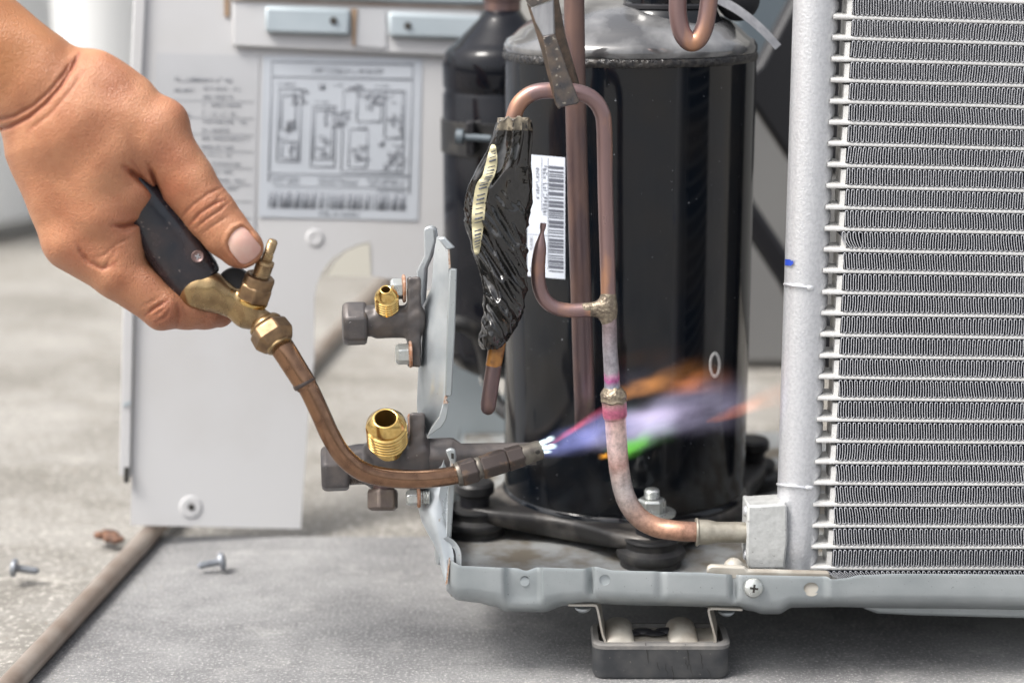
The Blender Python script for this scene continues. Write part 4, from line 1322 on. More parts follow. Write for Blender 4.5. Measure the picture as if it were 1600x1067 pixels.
mb = MB(); pipe(mb, [(959.5, 625, Yp0, 19.6), (960.5, 640, Yp0, 19.4), (961, 650, Yp0, 19), (961.5, 655, Yp0, 16.8)], 8, 28); tint(mb.build('heated_socket', M['tinted'], cp), 28, [(0, (.42, .30, .22)), (.12, (.50, .26, .28)), (.3, (.52, .15, .24)), (.6, (.46, .13, .20)), (.8, (.56, .30, .29)), (1, (.60, .40, .37))])
Ye = .960
mb = MB(); pipe(mb, [(961.5, 653, Yp0, 16.8), (963, 680, Yp0, 16.5), (966, 719, Yp0 - .001, 16.2), (969, 742, Yp0 - .001, 16), (974, 766, Yp0 - .002, 16), (984, 790, Yp0 - .004, 16.3), (1002, 811, Yp0 - .006, 16.4), (1028, 824, Yp0 - .008, 16.2), (1060, 829, Ye, 16), (1092, 831, Ye, 16)], 12, 26); tint(mb.build('lower_bend', M['tinted'], cp), 26, [(0, (.60, .38, .36)), (.06, PA), (.16, (.62, .47, .44)), (.24, (.50, .31, .27)), (.30, (.52, .40, .37)), (.42, (.42, .37, .36)), (.52, (.34, .28, .26)), (.62, (.33, .22, .18)), (.74, (.42, .24, .165)), (.88, (.40, .22, .15)), (1, (.34, .20, .15))])
k = S(Ye)
mb = MB(); mb.lathe(P(1086, 831, Ye), axis_px(1, .01, 0), [(1 * k, 16 * k), (1 * k, 22.5 * k), (3.5 * k, 22.8 * k), (6 * k, 20.5 * k), (20 * k, 20 * k), (28 * k, 18.5 * k), (34 * k, 17 * k), (86 * k, 17 * k)], 36); mb.build('ferrule', M['ferrule'], cp)
# tee branch with a crimped end, filleted into the loop
def tee(p):
    d = cone(p, (951, 462, 0, 12), (951.5, 502, 0, 12))
    return smin(d, cone(p, (946, 482, 0, 12), (915, 484, 0, 11.2)), 16)
sdf_part(tee, (905, 440, -20), (975, 520, 20), 1.2, Yp0, 'tee_joint', M['braze'], cp)
mb = MB(); pts = curve([(922, 483.5, Yp0, 11.3), (890, 485, Yp0, 11.2), (866, 480, Yp0, 11.2), (850, 466, Yp0, 11.2), (842, 444, Yp0, 11.2), (841, 415, Yp0, 11), (844, 388, Yp0, 9.5), (846, 371, Yp0, 5.2), (847, 363, Yp0, 3.2), (848, 356, Yp0, 4.6), (849, 349, Yp0, 4.8)], 6)
mb.tube([P(c[0], c[1], c[2]) for c in pts], [c[3] * S(Yp0) for c in pts], 22); mb.build('crimped_branch', M['copper'], cp)
# short stub under the tape
mb = MB(); k = S(.968)
pts = [(786, 470, .975, 11), (776, 540, .972, 12), (769, 590, .970, 12.4), (763, 632, .968, 12.2), (762, 640, .968, 11), (761.5, 645, .968, 8), (761, 647.5, .968, 3)]
mb.tube([P(c[0], c[1], c[2]) for c in pts], [c[3] * S(.97) for c in pts], 24); mb.build('lower_stub', M['copper_dark'], cp)
mb = MB(); mb.tube([P(778, 533, .972), P(774.5, 552, .9715), P(771, 572, .9708)], [13 * k, 13 * k, 12.7 * k], 24); mb.build('amber_sleeve', M['amber'], cp)

# black tape wrapped round the pipe
TP = [(188, 778, 829), (200, 774, 831), (215, 769, 831), (235, 760, 830), (260, 745, 829), (290, 731, 831), (318, 726, 831), (345, 727, 825), (370, 733, 822), (395, 742, 824), (420, 750, 824), (445, 756, 823), (470, 757, 820), (495, 754, 813), (515, 752, 803), (530, 751, 792), (541, 752, 783), (546, 757, 776)]
def tape_lr(v):
    for (a, b) in zip(TP, TP[1:]):
        if v <= b[0]:
            t = (v - a[0]) / (b[0] - a[0]); return a[1] + (b[1] - a[1]) * t, a[2] + (b[2] - a[2]) * t
    return TP[-1][1:]
Yt = .968
def tape_pt(v, a, extra=0.):
    l, r = tape_lr(v)
    c, hw = (l + r) / 2, (r - l) / 2
    hd = min(24, hw * .85 + 4)
    x, z = math.cos(a), math.sin(a)
    q = Vector((x * 1.6, z * 1.6, v * .018))
    # folds run diagonally down to the right, lengthwise near the top
    dg = (c + x * hw) * .055 - v * .035
    vo_ = noise.voronoi(Vector((dg * 1.15, v * .011 + .3 * noise.noise(q), z * .8)))[0]
    w1 = 2.1 * vo_[0] - .55 + .9 * max(0, 1 - 7 * (vo_[1] - vo_[0]))
    vp_ = noise.voronoi(Vector((x * 1.9 + .5 * math.sin(v * .017), v * .0075 + 7, z * 1.4)))[0]
    w2 = 1.9 * vp_[0] - .5 + .9 * max(0, 1 - 6 * (vp_[1] - vp_[0]))
    t = max(0, min(1, (v - 290) / 60))
    ridge = w2 * (1 - t) + w1 * t
    fine = noise.noise(Vector((x * 9, v * .09, z * 9)))
    d = 4.2 * ridge + .25 * fine + 1.6 * noise.noise(q)
    e = .16 * max(0, math.exp(-((a - 3.9) / .35) ** 2) - .1) * (1 if 230 < v < 480 else 0)
    ww = hw + (d - 2.4) * .6
    return c + x * ww, v, z * (hd + d * 1.5 + extra)
mb = MB(); rows = []
for v in np.arange(192, 547, 2.2):
    rows.append([(lambda q: P(q[0], q[1], Yt - q[2] * S(Yt)))(tape_pt(v, 2 * math.pi * i / 110)) for i in range(110)])
mb.grid(rows, True)
mb.add(rows[0], [tuple(range(110))]); mb.add(rows[-1], [tuple(range(110))])
tw = mb.build('tape_wrap', M['tape'], cp, angle=None)
mb = MB(); rows = []
for v in np.arange(184, 206, 2.):
    t = (v - 184) / 22
    rows.append([(lambda q: P(q[0], v + 3.5 * math.sin(i * .9) * (1 - t) + (4 * abs(math.cos(2 * math.pi * i / 60)) ** 2) * (1 - t), Yt - q[2] * S(Yt)))(tape_pt(max(v, 189), 2 * math.pi * i / 60, 1.2 * (t < .9))) for i in range(60)])
rows.insert(0, [P(803 + math.cos(2 * math.pi * i / 60) * 12.5, 184, Yt + .003 - math.sin(2 * math.pi * i / 60) * 12.5 * S(Yt)) for i in range(60)])
mb.grid(rows, True); mb.build('torn_tape_rim', M['tape_torn'], tw, angle=None)
# paper tag caught under the tape: traced on the front left of the wrap
tagc = [(226, 771, 3), (236, 770, 6), (255, 768, 9), (275, 763, 9.5), (288, 755, 10.5), (310, 750, 10), (340, 747, 10), (365, 746, 8), (385, 745, 6), (398, 745, 3)]
mb = MB(); rows = []
def front_w(u, v):
    l, r = tape_lr(v); c, hw = (l + r) / 2, (r - l) / 2
    x = max(-.97, min(.97, (u - c) / hw)); a = math.acos(x)
    q = tape_pt(v, a); return q[2] + 2.5
tg = curve([(t[0], t[1], t[2]) for t in tagc], 4)
for v, c, w in tg:
    fw = max(front_w(c + w * s_, v) for s_ in (-.6, 0, .6))
    rows.append([P(c + w * s_, v, Yt - (fw + 1.5 * (1 - s_ * s_)) * S(Yt)) for s_ in (-1, -.5, 0, .5, 1)])
mb.grid(rows); pt = mb.build('paper_tag', M['paper_yellow'], tw, angle=None)
mb = MB(); rt = random.Random(4)
for v, c, w in tg[4:-4]:
    if rt.random() < .85:
        fw = max(front_w(c + w * s_, v) for s_ in (-.6, 0, .6)) + 2.2
        h_ = rt.choice([1.2, 1.8, 2.6])
        mb.slab([P(c - w * .55, v + 1.5, Yt - fw * S(Yt)), P(c + w * .7, v - 1.5, Yt - fw * S(Yt)), P(c + w * .7, v - 1.5 + h_, Yt - fw * S(Yt)), P(c - w * .55, v + 1.5 + h_, Yt - fw * S(Yt))], (0, .0001, 0))
mb.build('print', M['ink'], pt, angle=None, fix=False)

# thick dark pipe behind
tp = thing('suction_pipe', 'thick dark oxidised copper pipe running straight down in front of the compressor', 'copper pipe', P(912, 665, 1.006))
mb = MB(); pipe(mb, [(896, -60, 1.006, 15.5), (897, 0, 1.006, 15.5), (899, 140, 1.006, 16), (903, 300, 1.006, 16.2), (908, 460, 1.006, 16.4), (911, 560, 1.006, 16.4), (912, 590, 1.0065, 16.4), (913, 620, 1.008, 16.4), (914, 645, 1.013, 16.4), (914, 660, 1.021, 16.4), (914, 668, 1.033, 16.4)], 6, 28)
mb.build('tube', M['copper_dark'], tp)
up = thing('u_bend_pipe', 'small copper U-bend hanging at the top edge above the compressor dome', 'copper pipe', P(1082, 70, 1.0))
mb = MB(); pipe(mb, [(1060, -60, 1.0, 13.6), (1059, 0, 1.0, 13.6), (1060, 28, 1.0, 13.8), (1066, 52, 1.0, 14), (1078, 66, 1.0, 14.2), (1091, 62, 1.0, 14), (1101, 42, 1.0, 13.8), (1106, 15, 1.0, 13.6), (1108, -10, 1.0, 13.6), (1109, -60, 1.0, 13.6)], 7, 26)
mb.build('tube', M['copper'], up)

# ================================================================== steel tongs gripping the loop
tn = thing('steel_tongs', 'flat blackened steel tong jaws gripping the top of the copper loop', 'tongs', P(880, 165, .955))
Yj = .9535
mb = MB(); mb.slab([P(u, v, y) for u, v, y in ((829, 13, .953), (864, 0, .953), (866, 54, .951), (848, 58, .951), (836, 34, .952))], (.0006, .0034, 0)); mb.build('upper_jaw', M['steel_grey'], tn, bevel=.0005)
mb = MB(); mb.slab([P(u, v, y) for u, v, y in ((821, 2, .9525), (824, -40, .9525), (858, -50, .9525), (862, 0, .9525), (830, 12, .9525))], (.0006, .0036, 0)); mb.build('jaw_arm', M['steel_dark'], tn, bevel=.0005)
mb = MB(); mb.slab([P(u, v, y) for u, v, y in ((848, 58, .951), (866, 53, .951), (884, 105, .9535), (905, 159, .957), (900, 163, .957), (888, 165, .957), (876, 168, .957), (873, 171, .957), (869, 166, .957), (861, 120, .9545))], (.0004, .0030, -.0004)); mb.build('front_jaw', M['steel_dark'], tn, bevel=.0004)
mb = MB(); mb.slab([P(u, v, y) for u, v, y in ((823, 6, .957), (829, 12, .956), (848, 58, .955), (872, 168, .9605), (868, 164, .9625), (858, 128, .961), (846, 80, .959), (834, 40, .958))], (.0003, .003, 0)); mb.build('jaw_side', M['steel_side'], tn)
mb = MB(); mb.slab([P(u, v, y) for u, v, y in ((858, -40, .962), (864, -40, .962), (882, 58, .968), (903, 130, .984), (906, 158, .985), (898, 158, .985), (884, 108, .975), (866, 54, .964))], (.0008, .004, 0)); mb.build('rear_jaw', M['steel_side'], tn, bevel=.0005)

# ================================================================== gas torch
tor = thing('gas_torch', 'brass gas brazing torch with a black handle, held above the valves', 'torch', P(400, 500, .931))
YH = .931
def hp_(u, v, w): return P(u, v, YH - w * S(YH))
mb = MB(); rows = []
ex, ey = .566, .824
for t, a, b in ((-215, 30, 30), (-150, 38, 34), (-90, 44, 36), (-50, 45, 37), (-14, 44, 36), (-5, 42.5, 34.5), (-1, 40, 32), (0, 37, 29)):
    r = []
    for i in range(56):
        an = 2 * math.pi * i / 56
        x = math.copysign(abs(math.cos(an)) ** .78, math.cos(an)) * a
        z = math.copysign(abs(math.sin(an)) ** .78, math.sin(an)) * b
        f = .10 * max(0, z / b) * x            # the top face tapers a little
        du, dv = 310 + ex * t + ey * x, 445 + ey * t - ex * x
        r.append(hp_(du, dv + z * .10, z - 8 - t * .05))
    rows.append(r)
mb.grid(rows, True); mb.add(rows[-1], [tuple(range(56))]); mb.add(rows[0], [tuple(range(56))])
han = mb.build('handle', M['handle'], tor, angle=50)
mb = MB(); mb.lathe(hp_(309, 401, 29.5), axis_px(.05, -.12, 1), [(-.002, .0031), (.0004, .0031), (.0007, .0027), (.0004, .0022), (.0002, .0003)], 24); riv = mb.build('handle_screw', M['copper_dark'], han)
mb = MB()
for a in (.3, 1.87):
    mb.box(hp_(309, 401, 31.2), (.0014, .0003, .0002), Matrix((axis_px(math.cos(a), math.sin(a), 0), axis_px(-math.sin(a), math.cos(a), 0), FR)).transposed())
mb.build('screw_slot', M['steel_grey'], riv)

def brass(p):
    d = cone(p, (306, 452, 2, 29), (318, 456, 2, 27))
    d = smin(d, cone(p, (330, 450, 2, 26), (347, 462, 2, 22)), 14)
    d = smin(d, cone(p, (302, 460, 4, 22), (345, 467, 2, 21)), 12)
    d = smin(d, cone(p, (345, 466, -4, 17), (385, 490, 0, 20)), 16)
    d = smin(d, cone(p, (384, 487, 0, 24), (390, 468, 6, 23)), 10)
    d = smin(d, cone(p, (386, 490, 0, 20), (412, 503, 7, 18)), 8)
    return d
sdf_part(brass, (268, 415, -42), (445, 530, 45), 1.8, YH, 'torch_body', M['brass_old'], tor)
sa = axis_px(.36, -.885, .33); k = S(YH); so = P(388, 486, YH - .001)
q = lambda x: x * 1.06 * k
mb = MB(); mb.lathe(so, sa, [(q(14), 24 * k), (q(17), 25 * k), (q(19), 25 * k), (q(20), 23.5 * k)], 40); mb.build('seat_ring', M['brass_new'], tor)
mb = MB(); mb.lathe(so, sa, [(q(19.5), 25 * k), (q(22), 27.5 * k), (q(42), 27.5 * k), (q(45), 24 * k)], 6, ref=axis_px(.8, .2, 1)); mb.build('gland_nut', M['brass_hex'], tor, angle=25, bevel=.0006)
mb = MB(); mb.lathe(so, sa, [(q(42), 23.5 * k), (q(54), 23.5 * k), (q(57), 22.8 * k), (q(58.5), 20.5 * k), (q(58.5), 15 * k), (q(57.5), 13 * k)], 40); mb.build('gland_collar', M['brass_hex'], tor)
pr = [(q(55), 13 * k)]
for j in range(7): pr += [(q(59 + j * 3), 12.4 * k), (q(60.5 + j * 3), 14 * k)]
pr += [(q(80.5), 13.6 * k), (q(82.5), 13.6 * k), (q(83.5), 10.5 * k), (q(84), 9.5 * k)]
mb = MB(); mb.lathe(so, sa, pr, 36); mb.build('stem_thread', M['brass_thread'], tor, angle=45)
mb = MB(); mb.lathe(so, sa, [(q(83), 10.2 * k), (q(85), 11 * k), (q(94), 10.4 * k), (q(97), 8.5 * k)], 4, ref=axis_px(.3, .2, 1)); mb.build('stem_square', M['brass_old'], tor, angle=25, bevel=.0005)
pr = [(q(95), 7.5 * k)]
for j in range(7): pr += [(q(97 + j * 2.4), 7.2 * k), (q(98.2 + j * 2.4), 8.2 * k)]
pr += [(q(114), 7.6 * k), (q(116.5), 6 * k), (q(117.5), 2 * k)]
mb = MB(); mb.lathe(so, sa, pr, 30); mb.build('stem_tip', M['brass_thread'], tor, angle=45)
mb = MB(); mb.lathe(P(368, 447, YH + .012), axis_px(.05, -.25, 1), [(-.004, .0080), (.006, .0082), (.008, .0070)], 28); mb.build('rear_knob', M['rubber'], tor)
na = axis_px(.545, .77, .30); no = P(410, 500, YH - .0015)
mb = MB(); mb.lathe(no, na, [(q(4), 24 * k), (q(8), 27 * k), (q(11), 27.4 * k), (q(13), 26 * k)], 44); mb.build('nut_ring', M['brass_old'], tor)
mb = MB(); mb.lathe(no, na, [(q(12.5), 29 * k), (q(15), 33 * k), (q(33), 34.5 * k), (q(38), 32 * k), (q(48), 25.5 * k), (q(49), 20 * k)], 6, ref=axis_px(1, -.1, .6)); mb.build('tube_nut', M['brass_hex'], tor, angle=25, bevel=.0009)
mb = MB(); mb.lathe(no, na, [(q(44), 21.5 * k), (q(50), 21.5 * k), (q(51), 20 * k), (q(51.5), 17 * k)], 40); mb.build('nut_collar', M['brass_old'], tor)
mb = MB(); pipe(mb, [(434, 534, .9275, 19.5), (445, 549, .9262, 19.2), (460, 573, .9248, 18.6), (476, 598, .9235, 18), (478, 601, .9234, 17)], 5, 32); mb.build('tube_sleeve', M['torchtube'], tor)
mb = MB(); pipe(mb, [(474.5, 596, .9236, 18.6), (476, 599, .9235, 19.2), (477.5, 601.5, .9234, 18.4)], 3, 32); mb.build('sleeve_lip', M['nozzle'], tor)
mb = MB(); pipe(mb, [(470, 589, .9239, 16), (483, 609, .923, 15.8), (500, 645, .922, 15.6), (516, 680, .9215, 15.6), (536, 712, .922, 15.6), (564, 735, .9245, 15.4), (600, 745.5, .929, 15.2), (645, 748.5, .9345, 15.2), (685, 746, .939, 15), (716, 741, .9425, 14.8)], 8, 32); mb.build('bent_tube', M['torchtube'], tor)
ta = axis_px(.945, -.27, -.20); to = P(712, 742, .942)
z = lambda x: x * 1.0 * k
mb = MB(); mb.lathe(to, ta, [(0, 16 * k), (z(1), 18.5 * k), (z(5), 20 * k), (z(7), 20 * k)], 36); mb.build('nozzle_ring', M['nozzle_tip'], tor)
mb = MB(); mb.lathe(to, ta, [(z(5), 19.5 * k), (z(9), 22 * k), (z(32), 22 * k), (z(37), 18.5 * k)], 6, ref=axis_px(0, -.3, 1)); mb.build('nozzle_nut', M['nozzle'], tor, angle=25, bevel=.0006)
mb = MB(); mb.lathe(to, ta, [(z(35), 17.5 * k), (z(38), 18.2 * k), (z(41), 18.2 * k), (z(44), 17 * k)], 36); mb.build('nozzle_ring', M['nozzle_tip'], tor)
mb = MB(); mb.lathe(to, ta, [(z(42), 19 * k), (z(45), 21 * k), (z(80), 21 * k), (z(84), 19.5 * k), (z(86), 19.5 * k)], 6, ref=axis_px(0, -.3, 1)); mb.build('nozzle_hex', M['nozzle'], tor, angle=25, bevel=.0006)
mb = MB(); mb.lathe(to, ta, [(z(86), 19.4 * k), (z(88), 20.6 * k), (z(112), 19.6 * k), (z(116), 17 * k)], 6, ref=axis_px(0, -.3, 1)); mb.build('nozzle_hex', M['nozzle'], tor, angle=25, bevel=.0006)
mb = MB(); mb.lathe(to, ta, [(z(112), 16.5 * k), (z(116), 17 * k), (z(143), 16 * k), (z(146), 15 * k), (z(147), 12.5 * k), (z(140), 11 * k), (z(140), .1 * k)], 36); mb.build('nozzle_barrel', M['nozzle_tip'], tor)
mb = MB(); mb.lathe(P(840, 706, .9445), axis_px(.1, .45, 1), [(0, .0013), (.0006, .0010)], 14); mb.build('air_hole', M['dark'], tor)

# ================================================================== the hand
YM = .934
def vgroove(p, d, pts, width, depth, wmin=0):
    m = None
    for a, b in zip(pts, pts[1:]):
        s_ = seg2(p, a, b)
        m = s_ if m is None else np.minimum(m, s_)
    g = np.exp(-(m / width) ** 2)
    # fade the groove out at its two ends
    e = np.minimum(np.hypot(p[0] - pts[0][0], p[1] - pts[0][1]), np.hypot(p[0] - pts[-1][0], p[1] - pts[-1][1]))
    return d + depth * g * np.clip(e / 14, 0.25, 1) * (p[2] > wmin)


FOLDS = []


def hand(p):
    # arm, wrist and the back of the hand
    d = cone(p, (-420, -240, -40, 104), (-150, -22, -25, 90))
    d = np.minimum(d, cone(p, (-150, -22, -25, 90), (40, 118, -14, 81)))
    d = smin(d, cone(p, (62, 150, -14, 80), (112, 205, -12, 86)), 14)
    d = smin(d, cone(p, (70, 122, -14, 64), (150, 150, -8, 56)), 12)
    pal = cone(p, (112, 205, -12, 86), (150, 245, -10, 80))
    pal = smin(pal, cone(p, (130, 172, 0, 74), (226, 212, 2, 64)), 26)          # thumb metacarpal
    pal = smin(pal, cone(p, (86, 230, -18, 80), (112, 366, -8, 50)), 26)        # index metacarpal
    pal = smin(pal, cone(p, (160, 240, 12, 62), (152, 330, 12, 56)), 26)        # muscle of the web
    pal = smin(pal, cone(p, (176, 330, 10, 50), (186, 392, 14, 40)), 20)
    pal = smin(pal, cone(p, (180, 258, 8, 58), (204, 298, 16, 42)), 14)         # fold of flesh where the handle goes in
    d = smin(d, pal, 22)
    d = smin(d, cone(p, (150, 120, 0, 38), (205, 152, 2, 36)), 30)              # tendon side of the thumb
    d = smin(d, cone(p, (262, 192, 4, 30), (262, 192, 4, 31)), 26)              # thumb knuckle
    # thumb
    th = cone(p, (238, 216, 6, 56), (292, 286, 16, 46))
    th = smin(th, cone(p, (292, 286, 16, 46), (332, 338, 24, 40)), 8)
    th = smin(th, cone(p, (330, 336, 24, 40), (352, 362, 27, 37.5)), 8)
    th = smin(th, cone(p, (352, 362, 27, 37.5), (375, 386, 30, 34)), 8)
    d = smin(d, th, 16)
    # index finger curling under the handle
    ix = cone(p, (116, 372, -4, 52), (184, 424, 10, 43))
    ix = smin(ix, cone(p, (184, 424, 10, 43), (253, 481, 14, 33)), 8)
    ix = smin(ix, cone(p, (254, 482, 14, 33), (290, 484, -4, 30)), 8)
    ix = smin(ix, cone(p, (290, 484, -4, 30), (322, 485, -20, 28)), 6)
    ix = smin(ix, cone(p, (322, 485, -20, 28), (343, 489, -36, 23)), 6)
    d = smin(d, ix, 12)
    # the other three fingers close on the far side of the handle
    for k, (o, r) in enumerate(((0, 36), (-62, 34), (-118, 29))):
        f = cone(p, (110 - 4 * k, 345 - 22 * k, -62 + o * .9, r + 10), (205 - 8 * k, 418 - 26 * k, -84 + o * .8, r))
        f = np.minimum(f, cone(p, (205 - 8 * k, 418 - 26 * k, -84 + o * .8, r), (268 - 10 * k, 430 - 34 * k, -88 + o * .6, r - 5)))
        f = np.minimum(f, cone(p, (268 - 10 * k, 430 - 34 * k, -88 + o * .6, r - 5), (296 - 10 * k, 404 - 34 * k, -80 + o * .55, r - 9)))
        d = smin(d, f, 8)
    d = smin(d, cone(p, (80, 230, -70, 64), (105, 330, -80, 50)), 26)
    # soft relief
    d = d + 1.3 * np.sin(p[0] * .045 + p[1] * .03) * np.sin(p[1] * .04 - p[0] * .02 + p[2] * .03)
    def G_(d, pts, w, dp):
        if len(FOLDS) < 64 and (pts, w, dp) not in FOLDS: FOLDS.append((pts, w, dp))
        return vgroove(p, d, pts, w, dp * 1.15, -20)
    # wrist folds
    d = G_(d, [(-12, 204), (16, 199), (45, 184), (72, 162), (95, 136), (114, 106), (124, 84)], 3.4, 4.6)
    d = G_(d, [(-10, 190), (22, 182), (52, 166), (78, 143), (100, 116), (112, 96)], 3.0, 3.0)
    d = G_(d, [(44, 205), (80, 178), (112, 140), (130, 112)], 3, 1.6)
    # thumb joint folds
    d = G_(d, [(283, 340), (300, 322), (325, 303), (348, 292)], 2.0, 1.9)
    d = G_(d, [(296, 352), (312, 334), (334, 319), (352, 312)], 2.2, 3.2)
    d = G_(d, [(305, 357), (322, 343), (343, 329), (357, 317)], 2.0, 2.6)
    d = G_(d, [(314, 366), (336, 351), (360, 336)], 2.0, 1.4)
    d = G_(d, [(332, 322), (342, 308), (350, 300)], 2.0, 1.2)
    # web and base-of-finger folds
    d = G_(d, [(196, 262), (214, 276), (232, 292), (248, 306)], 4.5, 12)
    d = G_(d, [(232, 258), (240, 276), (247, 296), (250, 312)], 3.4, 8)
    d = G_(d, [(206, 250), (218, 268), (226, 286)], 2.6, 2.4)
    d = G_(d, [(176, 353), (196, 353), (214, 348), (232, 342)], 3.6, 8)
    d = G_(d, [(182, 362), (200, 360), (218, 352)], 2.4, 2.4)
    d = G_(d, [(126, 392), (140, 410), (160, 420), (178, 412)], 4, 3.2)
    d = G_(d, [(150, 404), (164, 398), (184, 380), (206, 372)], 2.4, 1.6)
    d = G_(d, [(162, 420), (176, 398), (186, 384)], 2.2, 1.4)
    d = G_(d, [(120, 380), (128, 398), (142, 416)], 3, 2.4)
    # index joint folds
    d = G_(d, [(228, 492), (240, 482), (254, 474), (262, 470)], 2.8, 4.4)
    d = G_(d, [(243, 503), (258, 495), (266, 484)], 2.4, 3.4)
    d = G_(d, [(236, 497), (250, 488), (262, 478)], 2.2, 2.2)
    d = G_(d, [(276, 509), (280, 494), (277, 476)], 2.8, 3.2)
    d = G_(d, [(222, 478), (240, 470), (254, 462)], 2.2, 1.4)
    # the nail bed is a shallow recess with a raised fold round it
    return d


nail_out = [(355.5, 379), (360, 367), (368, 358), (378, 354), (388, 361), (398, 373), (407.5, 385), (407, 393), (401, 401), (391, 409), (381, 413), (374, 410), (367, 402), (359, 391)]
def nail_sd(x, y):
    n = len(nail_out); m = None; inside = np.zeros_like(x, bool)
    for i in range(n):
        a, b = nail_out[i], nail_out[(i + 1) % n]
        s_ = seg2((x, y), a, b); m = s_ if m is None else np.minimum(m, s_)
        c = ((a[1] > y) != (b[1] > y)) & (x < (b[0] - a[0]) * (y - a[1]) / (b[1] - a[1] + 1e-9) + a[0])
        inside ^= c
    return np.where(inside, -m, m)
def hand2(p):
    d = hand(p)
    s_ = nail_sd(p[0], p[1])
    fr_ = (p[2] > 20)
    d = d + 3.2 * fr_ * np.clip(.5 - s_ / 5, 0, 1)
    d = d - 2.2 * fr_ * np.exp(-((s_ - 4.5) / 3.5) ** 2)
    return d


V, Q = surface(hand2, (-300, -190, -250), (425, 530, 100), 2.1)
s = S(YM)
mb = MB()
mb.v = [P(a, b, YM - c * s) for a, b, c in V]
mb.f = [tuple(int(i) for i in q_) for q_ in Q]
per = mb.build('person', M['skin'], None, angle=None, fix=False)
tag(per, 'bare hand and forearm of a person gripping the black torch handle, thumb on top', 'person')
fl = np.zeros(len(V))
for (u, v, r, a) in ((252, 245, 34, .8), (325, 330, 34, .5), (250, 300, 30, .8), (262, 495, 34, .7), (195, 360, 44, .6), (120, 405, 36, .6), (235, 440, 40, .4), (340, 500, 40, .7), (370, 415, 22, .5), (225, 285, 34, .7)):
    fl = np.maximum(fl, a * np.exp(-((V[:, 0] - u) ** 2 + (V[:, 1] - v) ** 2) / r ** 2))
fl *= .75
for pts, w, dp in FOLDS:                        # the skin colour is darker along the folds
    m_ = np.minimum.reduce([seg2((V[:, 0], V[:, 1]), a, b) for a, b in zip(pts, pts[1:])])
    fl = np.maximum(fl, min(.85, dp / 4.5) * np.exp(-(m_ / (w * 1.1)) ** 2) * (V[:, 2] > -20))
at = per.data.attributes.new("flush", 'FLOAT', 'POINT'); at.data.foreach_set("value", fl.astype(np.float32))
ax_ = (V[:, 0] * .62 + V[:, 1] * .78)
tn_ = np.clip((150 - ax_) / 70, 0, 1) * .85
at = per.data.attributes.new("tan", 'FLOAT', 'POINT'); at.data.foreach_set("value", tn_.astype(np.float32))
# thumb nail
def surf_w(u, v):
    w = np.linspace(90, 0, 181); f = hand([np.full_like(w, u), np.full_like(w, v), w])
    i = int(np.argmax(f < 0)); return float(w[i]) if f[i] < 0 else 0.
cx_ = sum(a for a, b in nail_out) / len(nail_out); cy_ = sum(b for a, b in nail_out) / len(nail_out)
no_ = curve(nail_out + [nail_out[0]], 3)[:-1]
w0 = surf_w(cx_, cy_)
# fitted smooth shield: quadratic of the thumb surface
pts_ = np.array([(u, v) for u, v in [(cx_ + (a - cx_) * f, cy_ + (b - cy_) * f) for a, b in nail_out for f in (.35, .75, .95)]])
ws = np.array([surf_w(u, v) for u, v in pts_])
du, dv = pts_[:, 0] - cx_, pts_[:, 1] - cy_
Am = np.stack([np.ones_like(du), du, dv, du * du, du * dv, dv * dv], 1)
co_, *_ = np.linalg.lstsq(Am, ws, rcond=None)
def nw(u, v):
    a, b = u - cx_, v - cy_
    return float(co_ @ np.array([1, a, b, a * a, a * b, b * b]))
mb = MB(); rows = []
for f, dz in ((1.0, -3.0), (.985, -.6), (.94, .3), (.8, .7), (.6, .9), (.4, 1.0), (.2, 1.0), (.01, 1.0)):
    rows.append([P(cx_ + (a - cx_) * f, cy_ + (b - cy_) * f, YM - (nw(cx_ + (a - cx_) * f, cy_ + (b - cy_) * f) + dz) * s) for a, b in no_])
mb.grid(rows, True); mb.build('thumbnail', M['nail'], per, angle=None)

